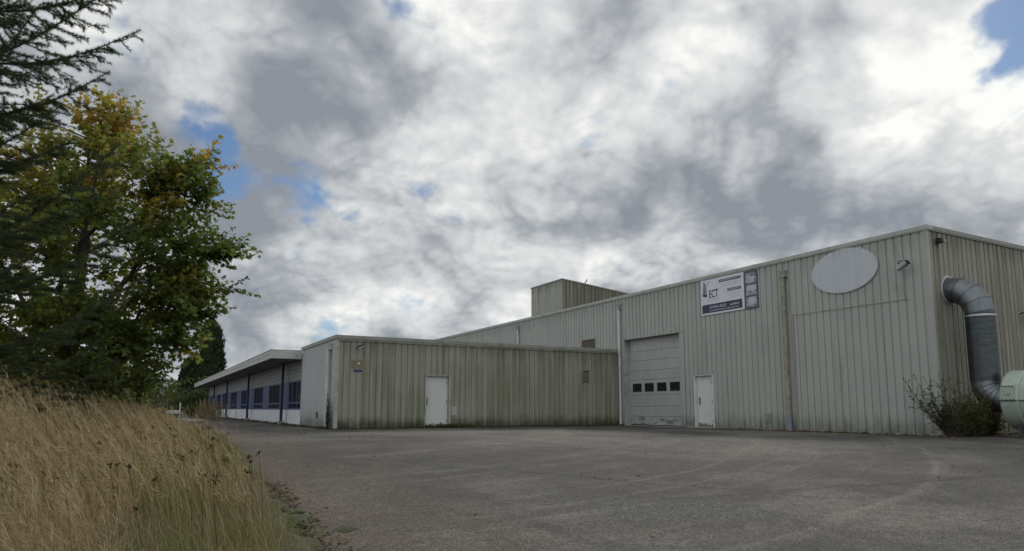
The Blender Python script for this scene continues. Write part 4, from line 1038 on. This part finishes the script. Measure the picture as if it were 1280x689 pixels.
# --- firs beside the camera: whorls of branches with flat sprays of needles
def fir(pos, H, zlo, reach, nb, name_label, dens=230, needle=.036):
    x0, y0 = pos; z0 = gz(x0, y0)
    root = tag(empty('fir_tree', (x0, y0, z0)), name_label, 'tree')
    lines = [(np.stack([np.zeros(9), np.zeros(9), np.linspace(-.1, H, 9)], -1) + np.concatenate([np.zeros((1, 3)), rng.normal(0, .02, (8, 3))]), np.linspace(.17, .02, 9))]
    SA, SB = [], []
    az = rng.uniform(0, 6.28)
    for i in range(nb):
        f = (i + .5) / nb; z = zlo + (H - zlo) * f + rng.normal(0, .07)
        az += 2.399963 + rng.normal(0, .15)
        L = reach(z) * rng.uniform(.8, 1.05) * (.85 if 3.3 < z < 4.6 else 1); el = rng.uniform(.05, .20) + .22 * f
        h = np.array([math.cos(az), math.sin(az), 0.]); sd_ = np.array([-h[1], h[0], 0])
        k = 14; t = np.linspace(0, 1, k)[:, None]
        P = np.array([0, 0, z]) + h * L * t + UP * L * (el * t - .12 * np.sin(np.pi * t) + .20 * t * t) + sd_ * .05 * L * rng.normal() * t * t
        lines.append((P, np.linspace(.026, .004, k)))
        def add(a, b): SA.append(a); SB.append(b)
        for a, b in zip(P[4:-1], P[5:]): add(a, b)
        s = .22
        side = 1
        while s < .98:
            c = np.array([np.interp(s, t[:, 0], P[:, q]) for q in range(3)]); side = -side
            l = (.22 + .62 * (1 - s)) * rng.uniform(.7, 1.15) * min(1, L / 1.6)
            d = unit(h * .75 + sd_ * side * .8 + UP * rng.normal(-.02, .12))
            e = c + d * l + UP * (-.06 * l + .12 * l * l)
            m_ = (c + e) / 2 - UP * .02 * l; add(c, m_); add(m_, e); lines.append((np.stack([c, m_, e]), np.array([.006, .005, .0025])))
            if l > .3:
                for q in np.arange(.3, .95, .2):
                    b_ = c + (e - c) * q
                    for s2 in (-1, 1):
                        if rng.random() < .45: continue
                        d2 = unit(d * .9 + np.cross(UP, d) * s2 * .6 + UP * rng.normal(0, .08)); add(b_, b_ + d2 * l * .45 * rng.uniform(.7, 1.1))
            s += rng.uniform(.05, .08) * 1.45 / max(L, .8)
    SA, SB = np.array(SA), np.array(SB); Ls = np.linalg.norm(SB - SA, axis=1)
    n = np.maximum(2, (Ls * dens).astype(int)); idx = np.repeat(np.arange(len(Ls)), n); K = len(idx)
    f = rng.random(K)[:, None]; p = SA[idx] + (SB - SA)[idx] * f; ax = unit(SB - SA)[idx]
    rnd = rng.normal(size=(K, 3)) + UP * .35; perp = unit(rnd - ax * np.sum(rnd * ax, 1, keepdims=True))
    d = unit(perp * .82 + ax * .6); l = needle * rng.uniform(.7, 1.15, K)[:, None]
    wv_ = unit(np.cross(d, rng.normal(size=(K, 3)))) * .0034
    V = np.stack([p - wv_, p + wv_, p + d * l], 1).reshape(-1, 3)
    tone = np.clip(.4 + rng.normal(0, .2, K) + np.repeat(rng.normal(0, .15, len(Ls)), n), 0, 1)
    np_mesh('needles', V, np.arange(K * 3).reshape(-1, 3), needle_m, root, tone)
    tubes_np('trunk', lines, bark_dark, root, 5)
    return K
fir(at_ru(-8.35, 8.6), 9.5, .9, lambda z: 3.35 - .12 * max(0, z - 2) if z < 7 else 2.7 - .75 * (z - 7), 70, 'dark fir with long upswept branches reaching in front of the maple', 430, .062)

def px(x, u): return at_ru((x - 640) / 850 * u, u)
# --- leafy clumps on stems: used for hedge shrubs and the trees far behind
def clump(name, label, pos, size, n_cl, n_leaf, leaf, tone, m, group=None, cat='shrub', trunk=0.0, tpl=OVAL, z=None, spread=.33, stems=True, top=1.0):
    x0, y0 = pos; z0 = gz(x0, y0) if z is None else z
    root = tag(empty(name, (x0, y0, z0)), label, cat, group)
    sx, sy, sz = size
    q = unit(rng.normal(size=(n_cl, 3))) * (rng.uniform(.2, 1, (n_cl, 1)) ** .4)
    q[:, 2] = np.where(q[:, 2] < 0, q[:, 2] * (.9 if trunk else .45), q[:, 2])
    cz = trunk + (sz - trunk) * .5 if trunk else sz * .35
    ctr = q * np.array([sx, sy, (sz - cz) * top]) + np.array([0, 0, cz])
    ctr[:, 2] = np.maximum(ctr[:, 2], .12)
    rs = min(sx, sy, sz) * spread
    lines = []
    if trunk:
        P = np.array([(0, 0, -.2), (.02 * sx, 0, trunk * .6), (0, .02 * sx, cz), (0, 0, sz * .9)]); lines.append((P, np.array([.05, .04, .028, .008]) * sz * .55))
    for c in ctr:
        a = np.array([0, 0, min(cz, max(.05, c[2] * .55))]) if trunk else np.array([c[0] * .12, c[1] * .12, 0])
        lines.append((arc(a, c, .05 * sz, 6, .04), np.linspace(.012 * sz ** .6, .003 * sz ** .6, 6)))
    idx = rng.integers(0, n_cl, n_leaf)
    off = unit(rng.normal(size=(n_leaf, 3))) * (rng.random((n_leaf, 1)) ** .5) * rs * rng.uniform(.6, 1.3, (n_cl, 1))[idx] * np.array([1, 1, .75])
    C = ctr[idx] + off; C[:, 2] = np.maximum(C[:, 2], .03)
    D = unit(off + rng.normal(0, .5 * rs, (n_leaf, 3)) + UP * .1 * rs); N = unit(UP + rng.normal(0, .6, (n_leaf, 3)))
    tn = np.clip(tone[0] + rng.normal(0, tone[1], n_leaf) + rng.normal(0, tone[1], n_cl)[idx], 0, 1)
    tubes_np('trunk' if trunk else 'stems', lines, bark_dark, root, 5)
    leaves('crown' if trunk else 'foliage', C, D, N, leaf * rng.uniform(.6, 1.3, n_leaf), tn, m, root, tpl)
    return root

for lb, x, y, s3 in (('big dark bush far behind, between fir and maple trunk', -8, 98, (5, 4, 5.5)), ('big dark bush far behind the maple, nearer the drive', -3.5, 104, (5, 4, 5.0)), ('big dark bush far behind the fir, at the left edge', -12.5, 90, (5, 4, 6))):
    clump('far_bush', lb, (x, y), s3, 70, 6000, .38, (.25, .14), bush_m, 'bushes at the far boundary')
G1 = 'shrubs behind the tall grass'
clump('hedge_shrub', 'yellow-green leafy shrub rising out of the tall grass right of the maple trunk', px(152, 19), (1.0, .9, 1.55), 60, 5200, .075, (.72, .16), bush_m, G1)
clump('hedge_shrub', 'dark dense bush at the foot of the maple', px(60, 18), (2.3, 1.3, 2.3), 90, 9000, .085, (.15, .12), bush_m, G1)
clump('hedge_shrub', 'dark dense bush left of the maple at the photo edge', px(-60, 16.5), (2.2, 1.5, 2.6), 80, 7000, .09, (.15, .12), bush_m, G1)
clump('hedge_shrub', 'tall dark thicket under the right half of the maple crown', px(130, 26), (1.9, 2.0, 3.0), 110, 11000, .10, (.24, .15), bush_m, G1)
clump('hedge_shrub', 'olive bush left of the far white barrier', px(163, 38), (1.6, 2.0, 2.4), 80, 7000, .11, (.36, .16), bush_m, G1)
clump('hedge_shrub', 'tall dark screen of bushes far behind the maple trunk', px(90, 34), (4.5, 2.0, 4.2), 140, 12000, .15, (.2, .14), bush_m, G1)
clump('hedge_shrub', 'broad bush beneath the cypresses at the end of the wing', px(252, 72), (3.0, 2.0, 3.0), 110, 9000, .18, (.25, .14), bush_m, G1)
clump('hedge_shrub', 'low brownish bush right of the far white barrier', px(247, 60), (1.2, 1.0, 1.3), 60, 4000, .12, (.4, .2), bush_m, G1)
clump('hedge_shrub', 'pale olive bush just behind the white barrier', px(214, 84), (3.6, 2.0, 2.2), 90, 7000, .19, (.5, .16), bush_m, G1)

def cypress(pos, H, rad, label):
    x0, y0 = pos
    root = tag(empty('cypress_tree', (x0, y0, 0)), label, 'tree', 'cypresses beyond the low wing')
    n = 8500; f = rng.random(n) ** .8; a = rng.uniform(0, 6.283, n)
    lob = 1 + .16 * np.sin(a * 3 + f * 9 + x0) + .13 * np.sin(a * 5 - f * 23) + rng.normal(0, .06, n)
    r = rad * np.minimum(1, 4.2 * (1 - f) ** .8) * np.minimum(1, .55 + 2.2 * f) * lob * rng.uniform(.72, 1.0, n)
    C = np.stack([r * np.cos(a), r * np.sin(a), .2 + f * (H - .6)], -1)
    o = np.stack([np.cos(a), np.sin(a), np.zeros(n)], -1)
    D = unit(UP * .9 + o * .45 + rng.normal(0, .25, (n, 3))); N = unit(o + rng.normal(0, .5, (n, 3)))
    leaves('crown', C, D, N, rng.uniform(.25, .6, n), np.clip(.4 + rng.normal(0, .22, n), 0, 1), dark_m, root, SPRAY)
    tubes_np('trunk', [(np.array([(0, 0, -.1), (0, 0, H * .5), (0, 0, H * .96)]), np.array([.22, .14, .03]))], bark_dark, root, 8)
cypress(px(259, 92), 13.2, 1.3, 'tallest dark columnar cypress, its tip above the canopy roof')
cypress(px(265, 95), 10.2, 1.15, 'dark columnar cypress right of the tallest one, close to the canopy')
cypress(px(240, 94), 8.4, 1.4, 'shorter dark cypress left of the tallest one')
for k, (x, u, sz, t_, lb) in enumerate(((205, 130, 6.8, .62, 'far pale green tree seen over the white barrier'), (228, 150, 5.8, .5, 'far low tree left of the cypresses'), (120, 120, 9.5, .3, 'far tree glimpsed through the maple crown'), (20, 110, 10, .28, 'far tree behind the fir branches'), (262, 160, 7, .4, 'far tree behind the cypress trunks'), (70, 140, 11, .35, 'far tree standing straight behind the maple trunk'), (160, 145, 9, .4, 'far tree behind the right side of the maple'))):
    clump('far_tree', lb, px(x, u), (sz * .55, sz * .5, sz), 70, 6000, .34, (t_, .14), bush_m, 'trees beyond the drive', 'tree', trunk=sz * .18, z=0, spread=.22)
# --- the two bushes at the shed corner
def leggy(pos):
    x0, y0 = pos
    root = tag(empty('leggy_shrub', (x0, y0, 0)), 'leggy shrub with sparse small leaves leaning left across the shed corner', 'shrub')
    lines, C, D, N = [], [], [], []
    Lf = -RT3
    for i in range(26):
        f = rng.uniform(-.25, 1.0) if i > 5 else rng.uniform(.55, 1.0)
        L = rng.uniform(.8, 1.75) * (.75 + .25 * f)
        d = unit(Lf * (.95 * f) + UP * rng.uniform(.75, 1.1) + FW3 * rng.normal(-.12, .15))
        k = 9; t = np.linspace(0, 1, k)[:, None]
        P = Lf * rng.uniform(-.12, .12) + d * L * t + UP * .10 * t * t + np.cumsum(rng.normal(0, .012, (k, 3)), 0)
        lines.append((P, np.linspace(.011, .003, k)))
        for j in range(10):
            a = P[rng.integers(2, 9)]; dd = unit(d * .6 + rng.normal(0, .6, 3) + UP * .2); l = rng.uniform(.08, .35)
            Q = np.stack([a, a + dd * l * .5, a + dd * l + UP * .02]); lines.append((Q, np.array([.003, .0025, .0015])))
            for q in range(rng.integers(5, 13)):
                C.append(a + dd * l * rng.uniform(.3, 1.05)); D.append(unit(dd + rng.normal(0, .8, 3))); N.append(unit(UP + rng.normal(0, .6, 3)))
    n = len(C); tubes_np('stems', lines, bark_dark, root, 5)
    leaves('foliage', np.array(C), np.array(D), np.array(N), rng.uniform(.03, .065, n), np.clip(rng.normal(.35, .2, n), 0, 1), bush_m, root, OVAL)
leggy((19.05, 10.35))
def broom(pos, label, n, w_, h_, cat='shrub', name='broom_bush', nsub=26, tone=.45):
    x0, y0 = pos
    root = tag(empty(name, (x0, y0, 0)), label, cat)
    lines = []; A = []; B = []
    for i in range(n):
        a = rng.uniform(0, 6.283); sp = rng.random() ** .6
        d = unit(np.array([math.cos(a) * sp * w_, math.sin(a) * sp * w_ * .55, h_ * rng.uniform(.7, 1.05)])); L = h_ * rng.uniform(.6, 1.1) * (1 - .15 * sp)
        k = 7; t = np.linspace(0, 1, k)[:, None]; P = np.array([rng.normal(0, .1), rng.normal(0, .06), 0]) + d * L * t + np.cumsum(rng.normal(0, .035, (k, 3)), 0)
        lines.append((P, np.linspace(.009, .002, k)))
        for j in range(nsub):
            q = P[rng.integers(2, 7)]; dd = unit(d + rng.normal(0, .8, 3) + UP * .05); A.append(q); B.append(q + dd * rng.uniform(.12, .42))
    A, B = np.array(A), np.array(B); K = len(A); wv_ = unit(np.cross(B - A, rng.normal(size=(K, 3)))) * .0035
    V = np.stack([A - wv_, A + wv_, B + wv_ * .3, B - wv_ * .3], 1).reshape(-1, 3)
    tubes_np('stems', lines, bark_dark, root, 5)
    np_mesh('twigs', V, np.arange(K * 4).reshape(-1, 4), broom_m, root, np.clip(rng.normal(tone, .2, K), 0, 1))
    n2 = K * 5; idx = rng.integers(0, K, n2); C = A[idx] + (B - A)[idx] * rng.random((n2, 1))
    leaves('foliage', C, unit(B - A)[idx] + rng.normal(0, .5, (n2, 3)), unit(UP + rng.normal(0, .7, (n2, 3))), rng.uniform(.025, .06, n2), np.clip(rng.normal(tone, .2, n2), 0, 1), broom_m, root, OVAL)
broom((19.95, 10.2), 'dense olive broom bush between the shed corner and the duct', 60, .85, 1.15)
broom((21.1, 10.35), 'low brown twiggy bush under the lower bend of the duct', 36, .8, .75, name='twiggy_bush', tone=.2)

def weedy(name, label, P, n, h, tone, cat='weeds', w_=.02, kind=None):
    """tufts of narrow leaves at the points P"""
    root = None
    K = len(P) * n; base = np.repeat(P, n, 0) + np.concatenate([rng.normal(0, .05, (K, 2)), np.zeros((K, 1))], 1)
    d = unit(np.concatenate([rng.normal(0, .7, (K, 2)), np.ones((K, 1))], 1)); L = h * rng.uniform(.4, 1.1, K)
    o = np_mesh_leaf(name, base, d, L, np.clip(rng.normal(tone, .2, K), 0, 1), w_)
    return tag(o, label, cat, kind=kind)
def np_mesh_leaf(name, C, D, L, tone, w_):
    D = unit(D); Sd = unit(np.cross(D, rng.normal(size=D.shape))); K = len(C)
    m1 = C + D * (L * .5)[:, None]; e = C + D * L[:, None] * .92 + np.stack([D[:, 0] * L * .3, D[:, 1] * L * .3, -.12 * L], -1)
    h_ = Sd * (w_ * .5)
    V = np.stack([C - h_ * .6, C + h_ * .6, m1 + h_, m1 - h_, e], 1).reshape(-1, 3)
    b = (np.arange(K) * 5)[:, None]
    F = np.concatenate([b + np.array([[0, 1, 2]]), b + np.array([[0, 2, 3]]), b + np.array([[3, 2, 4]])], 1).reshape(-1, 3)
    return np_mesh(name, V, F, weed_m, None, np.repeat(tone, 3))
weed_m = leafmat('weed leaf', [(0.0, (.05, .04, .02)), (.35, (.09, .085, .035)), (.7, (.075, .10, .03)), (1.0, (.16, .18, .05))], .35, .6)
q = np.stack([rng.normal(10.75, .5, 42), YL - .12 - np.abs(rng.normal(0, .12, 42)), np.zeros(42)], -1); q[:, 0] = np.clip(q[:, 0], 9.9, 11.9)
weedy('weed_clump', 'dark green weeds on the sill of the white door in the low block', q, 16, .28, .45)
q = np.stack([rng.uniform(XL - .05, XM - .2, 150), YL - .05 - np.abs(rng.normal(0, .05, 150)), np.zeros(150)], -1)
weedy('wall_foot_weeds', None, q, 6, .13, .3, None, .016, 'stuff')
q = np.stack([XL - .1 - np.abs(rng.normal(0, .12, 190)), rng.uniform(YL, 60, 190), np.zeros(190)], -1)
weedy('wing_foot_weeds', None, q, 7, .16, .25, None, .02, 'stuff')
q = np.concatenate([np.stack([XM - .05 - np.abs(rng.normal(0, .06, 130)), rng.uniform(YR, SD[0] - .1, 130), np.zeros(130)], -1), np.stack([rng.uniform(XM, 25, 130), YR - .05 - np.abs(rng.normal(0, .1, 130)), np.zeros(130)], -1)])
weedy('shed_foot_weeds', None, q, 5, .11, .25, None, .014, 'stuff')
def climber():
    root = tag(empty('climbing_plant', (XL - .1, 25.5, 0)), 'dark climbing plant on the downpipe at the low block corner', 'plant')
    lines, C = [], []
    for k in range(9):
        t = np.linspace(0, 1, 8); h = rng.uniform(.5, 1.35)
        P = np.stack([-.02 + rng.normal(0, .02, 8), rng.normal(0, .05) + np.cumsum(rng.normal(0, .03, 8)), h * t], -1); lines.append((P, np.linspace(.008, .003, 8)))
        for q in range(60): C.append(P[rng.integers(0, 8)] + rng.normal(0, .05, 3) * np.array([.5, 1, 1]))
    C = np.array(C); C[:, 2] = np.abs(C[:, 2]); C = C[C[:, 2] < 1.3]; n = len(C)
    tubes_np('stems', lines, bark_dark, root, 5)
    leaves('foliage', C, np.stack([-np.ones(n) * .3, rng.normal(0, .6, n), rng.normal(-.3, .5, n)], -1), unit(np.array([-1, 0, .4]) + rng.normal(0, .4, (n, 3))), rng.uniform(.04, .09, n), np.clip(rng.normal(.2, .12, n), 0, 1), bush_m, root, OVAL)
climber()

# fallen leaves along the shed front, mossy rim of the verge
def litter(name, P, size, m, tone, label=None):
    K = len(P); D = unit(np.concatenate([rng.normal(size=(K, 2)), rng.normal(0, .15, (K, 1))], 1)); N = unit(UP + rng.normal(0, .35, (K, 3)))
    o = leaves(name, P, D, N, size * rng.uniform(.6, 1.3, K), tone, m, None, OVAL, .3, .2)
    return tag(o, kind='stuff')
lit_m = leafmat('dead leaf', [(0.0, (.06, .035, .02)), (.4, (.14, .075, .035)), (.75, (.24, .13, .05)), (1.0, (.33, .24, .11))], .15, .8)
K = 1500; y = np.concatenate([rng.uniform(11.2, 18.9, K // 2), rng.normal(15.0, .8, K // 2)]); x = XM - .06 - np.abs(rng.normal(0, .16, K))
K2 = 500; x2 = rng.uniform(18.2, 24, K2); y2 = YR - .1 - np.abs(rng.normal(0, .5, K2))
K3 = 120; x3 = rng.uniform(1.5, 18, K3); y3 = rng.uniform(5, 24.8, K3)
x, y = np.concatenate([x, x2, x3]), np.concatenate([y, y2, y3])
ok = y < YL - .05
litter('fallen_leaves', np.stack([x, y, ground_z(x, y) + .012], -1)[ok], .065, lit_m, np.clip(rng.normal(.5, .25, len(x)), 0, 1)[ok])

moss_m, g, b = mat('moss')
g.put(b.inputs['Base Color'], g.ramp(g.noise(g.obj(), 18, 5, .7), [(.3, (.025, .024, .014)), (.55, (.045, .055, .02)), (.75, (.085, .095, .035))])); b.inputs['Roughness'].default_value = 1
def moss():
    mb = MB()
    for i in range(46):
        y = rng.uniform(5.2, 9.2); x = float(edge_x(y)) + abs(rng.normal(.06, .13)); r = rng.uniform(.03, .13); n = 11
        a0 = rng.uniform(0, 6.28); ring = []
        for k in range(n):
            q = 2 * math.pi * k / n; rr = r * rng.uniform(.6, 1.25); ring.append((x + rr * math.cos(q + a0), y + 1.5 * rr * math.sin(q + a0)))
        v = [(a, b_, gz(a, b_) + .005) for a, b_ in ring] + [(x + .6 * (a - x), y + .6 * (b_ - y), gz(a, b_) + .022) for a, b_ in ring] + [(x, y, gz(x, y) + .026)]
        mb.add(v, [(k, (k + 1) % n, n + (k + 1) % n, n + k) for k in range(n)] + [(n + k, n + (k + 1) % n, 2 * n) for k in range(n)], True)
    return tag(mb.build('moss_cushions', moss_m), kind='stuff')
moss()
P = np.stack([rng.uniform(1.2, 1.75, 900), rng.uniform(4.8, 10.0, 900)], -1); P[:, 0] = edge_x(P[:, 1]) + np.abs(rng.normal(.0, .16, 900))
litter('edge_litter', np.stack([P[:, 0], P[:, 1], ground_z(P[:, 0], P[:, 1]) + .02], -1), .05, lit_m, np.clip(rng.normal(.15, .18, 900), 0, 1))

# --- the tall dry grass
straw_m = leafmat('dry grass', [(0.0, (.035, .022, .012)), (.10, (.07, .045, .022)), (.2, (.145, .105, .055)), (.4, (.265, .205, .108)), (.6, (.40, .32, .175)), (.68, (.50, .42, .27)), (.74, (.19, .19, .07)), (1.0, (.10, .135, .035))], .35, .65, .2)
def vnoise(x, y, s, seed):
    r2 = np.random.default_rng(seed); G = r2.random((64, 64)); fx = (x / s) % 63; fy = (y / s) % 63
    i, j = fx.astype(int), fy.astype(int); a, b_ = fx - i, fy - j; a = a * a * (3 - 2 * a); b_ = b_ * b_ * (3 - 2 * b_)
    return (G[i, j] * (1 - a) + G[i + 1, j] * a) * (1 - b_) + (G[i, j + 1] * (1 - a) + G[i + 1, j + 1] * a) * b_
def ribbons(P, wid):
    """P (K, k, 3) centre lines, wid (K, k) widths -> vertices and quads"""
    K, k, _ = P.shape
    t = np.gradient(P, axis=1); side = np.cross(t[:, k // 2], rng.normal(size=(K, 3)) + np.array([FW[0], FW[1], 0]) * 2); side = unit(side)[:, None, :]
    V = np.stack([P - side * wid[..., None] * .5, P + side * wid[..., None] * .5], 2)
    b_ = (np.arange(K) * k * 2)[:, None]; i = np.arange(k - 1)[None] * 2
    F = np.stack([b_ + i, b_ + i + 1, b_ + i + 3, b_ + i + 2], -1)
    return V.reshape(-1, 3), F.reshape(-1, 4)
def meadow():
    VV, FF, TT, nb = [], [], [], 0
    def put(V, F, tone):
        nonlocal nb
        VV.append(V); FF.append(F + nb); TT.append(tone); nb += len(V)
    # scatter, thicker near the camera where single stems can be told apart
    N0 = 420000
    u = rng.uniform(2.6, 34, N0); r = rng.uniform(-12, 1, N0)
    x = u * FW[0] + r * RT[0]; y = u * FW[1] + r * RT[1]
    ex = edge_x(y) + .25 * (vnoise(x, y, .5, 3) - .5)
    dist = ex - x
    inview = r > -.80 * u - 1.2
    dens = np.where(u < 10, 1.0, np.where(u < 16, .62, .30)) * np.clip(.35 + dist * 1.6, 0, 1) * (.35 + 1.1 * vnoise(x, y, .9, 5))
    keep = (dist > 0) & inview & (rng.random(N0) < dens * .85) & ~((u < 4.2) & (dist < 1.4)) & (x > -11)
    x, y, u, dist = x[keep], y[keep], u[keep], dist[keep]; K = len(x)
    z = ground_z(x, y) + .05
    green = np.clip(.38 + 1.9 * (vnoise(x, y, 1.6, 9) - .45) + .55 * np.exp(-dist / .45), 0, .9)
    isg = rng.random(K) < green * .8
    keep2 = isg | (rng.random(K) < np.clip((dist - .05) / .45, 0, 1)); x, y, z, u, dist, green, isg = [q[keep2] for q in (x, y, z, u, dist, green, isg)]; K = len(x)
    tone = np.where(isg, rng.uniform(.72, 1.0, K), np.clip(rng.normal(.42 + .36 * (vnoise(x, y, 1.1, 21) - .5), .13, K), .14, .69))
    tall = np.clip(.28 + dist * .20, .25, 1.06) * (.80 + .4 * vnoise(x, y, 1.4, 31)) * np.clip(1.25 - u * .02, .35, 1)
    stem = (rng.random(K) < .30) & ~isg
    H = np.where(stem, rng.normal(1.0, .22, K), rng.uniform(.2, .72, K)) * tall * np.where(isg, 1.05, 1.0 - .35 * green)
    H = np.clip(H, .08, 1.25)
    lean = np.where(stem, rng.normal(.42, .22, K), np.abs(rng.normal(.65, .4, K)))
    az = np.where(stem, rng.normal(0, .7, K), rng.normal(0, 1.5, K))
    ld = (-RT[None, :] * np.cos(az)[:, None] + FW[None, :] * np.sin(az)[:, None])
    k = 5; t = np.linspace(0, 1, k)
    pw = np.where(stem, 1.5, 1.9)[:, None]
    hor = (lean * H)[:, None] * t[None] ** pw
    ver = H[:, None] * (t[None] - .18 * np.minimum(lean, 1.2)[:, None] * t[None] ** 2.5)
    P = np.stack([x[:, None] + ld[:, :1] * hor, y[:, None] + ld[:, 1:] * hor, z[:, None] + ver], -1)
    P += np.cumsum(rng.normal(0, .006, P.shape), 1)
    w0 = np.where(stem, .0022, .0045) + .00045 * np.maximum(u - 5, 0)
    wid = w0[:, None] * np.array([1, 1, .9, .7, .25])[None]
    wid[stem] = w0[stem][:, None] * np.array([1.1, 1, .9, .85, .7])[None]
    V, F = ribbons(P, wid); put(V, F, np.repeat(tone, k - 1))
    # the tallest flowering stems, scattered singly through the bank
    N4 = 9000; u4 = rng.uniform(5.5, 17, N4); r4 = rng.uniform(-.85, -.33, N4) * u4; x4 = u4 * FW[0] + r4 * RT[0]; y4 = u4 * FW[1] + r4 * RT[1]
    d4 = edge_x(y4) - x4; ok = (d4 > .05) & (rng.random(N4) < np.clip(.10 + d4 * .35, 0, 1) * (.25 + vnoise(x4, y4, 1.2, 77))); x4, y4, u4, d4 = x4[ok], y4[ok], u4[ok], d4[ok]; n4 = len(x4)
    H4 = rng.normal(1.2, .2, n4) * np.clip(.40 + d4 * .24, .4, 1.12) * np.clip(1.2 - u4 * .018, .5, 1); ln = rng.normal(.42, .15, n4); a4 = rng.normal(0, .5, n4)
    ld4 = (-RT[None, :] * np.cos(a4)[:, None] + FW[None, :] * np.sin(a4)[:, None]); ho = (ln * H4)[:, None] * t[None] ** 1.7
    P4 = np.stack([x4[:, None] + ld4[:, :1] * ho, y4[:, None] + ld4[:, 1:] * ho, (ground_z(x4, y4) + .05)[:, None] + H4[:, None] * (t[None] - .10 * t[None] ** 3)], -1) + np.cumsum(rng.normal(0, .006, (n4, k, 3)), 1)
    t4 = np.clip(rng.normal(.48, .09, n4), .28, .69); w4 = .0026 + .0004 * np.maximum(u4 - 5, 0)
    V, F = ribbons(P4, w4[:, None] * np.array([1.1, 1, .9, .8, .6])[None]); put(V, F, np.repeat(t4, k - 1))
    base_n = K; P = np.concatenate([P, P4]); tone = np.concatenate([tone, t4]); u = np.concatenate([u, u4]); stem = np.concatenate([stem, np.ones(n4, bool)]); H = np.concatenate([H, H4])
    # seed heads: feathery spikelets up the last part of the stem
    si = np.where(stem & (H > .55))[0]
    near = u[si] < 15
    for group, ns, sc in ((si[near], 9, 1.0), (si[~near], 4, 1.7)):
        if not len(group): continue
        idx = np.repeat(group, ns); f = rng.random(len(idx))
        a = P[idx, 3] * (1 - f)[:, None] + P[idx, 4] * f[:, None]
        d = unit(unit(P[idx, 4] - P[idx, 3]) + rng.normal(0, .34, (len(idx), 3)) - np.array([[RT[0], RT[1], 0]]) * .25)
        l = rng.uniform(.025, .07, len(idx)) * sc
        b_ = a + d * l[:, None] + np.array([0, 0, -1]) * (l * .12)[:, None]
        Q = np.stack([a, (a + b_) / 2, b_], 1); wd = (.0035 + .0004 * np.maximum(u[idx] - 5, 0))[:, None] * np.array([.5, 1.0, .3])[None]
        V, F = ribbons(Q, wd); put(V, F, np.repeat(np.clip(tone[idx] + .10, 0, .69), 2))
    # brown umbels and dock heads standing dead among the grass
    K2 = 190; u2 = rng.uniform(5.0, 17, K2); r2 = rng.uniform(-.75, -.30, K2) * u2
    x2 = u2 * FW[0] + r2 * RT[0]; y2 = u2 * FW[1] + r2 * RT[1]; ok = edge_x(y2) - x2 > .25
    x2, y2, u2 = x2[ok], y2[ok], u2[ok]; K2 = len(x2); h2 = rng.uniform(.35, .85, K2); z2 = ground_z(x2, y2) + .05
    tp = np.stack([x2 - RT[0] * .12 * h2 + rng.normal(0, .05, K2), y2 - RT[1] * .12 * h2, z2 + h2], -1); bs = np.stack([x2, y2, z2], -1)
    Q = np.stack([bs, (bs + tp) / 2 + rng.normal(0, .01, bs.shape), tp], 1); V, F = ribbons(Q, np.full((K2, 3), .005)); put(V, F, np.full(len(F), .10))
    ns = 14; idx = np.repeat(np.arange(K2), ns); sz = rng.uniform(.008, .022, K2)[idx]
    c = tp[idx] + rng.normal(0, 1, (len(idx), 3)) * sz[:, None] * np.array([1, 1, .6]); e = c + rng.normal(0, 1, (len(idx), 3)) * .012
    V, F = ribbons(np.stack([c, (c + e) / 2, e], 1), np.full((len(idx), 3), .008)); put(V, F, np.full(len(F), .02))
    # taller dead stalks by the far end of the drive
    K3 = 320; x3 = rng.normal(4.3, .7, K3); y3 = rng.uniform(46, 57, K3); ok = (x3 < 5.4) & (x3 > x3 * 0 + .066 * y3); x3, y3 = x3[ok], y3[ok]; K3 = len(x3)
    h3 = rng.uniform(.2, 1.5, K3); bs = np.stack([x3, y3, np.zeros(K3)], -1); tp = bs + np.stack([rng.normal(0, .15, K3) * h3, rng.normal(0, .1, K3), h3], -1)
    V, F = ribbons(np.stack([bs, (bs + tp) / 2 + rng.normal(0, .05, bs.shape), tp], 1), np.tile(np.array([[.014, .02, .03]]), (K3, 1))); put(V, F, np.repeat(np.clip(rng.normal(.28, .14, K3), .03, .6), 2))
    # single wisps leaning out over the asphalt
    o = np_mesh('dry_grass', np.concatenate(VV), np.concatenate(FF), straw_m, None, np.concatenate(TT))
    return tag(o, kind='stuff')
meadow()
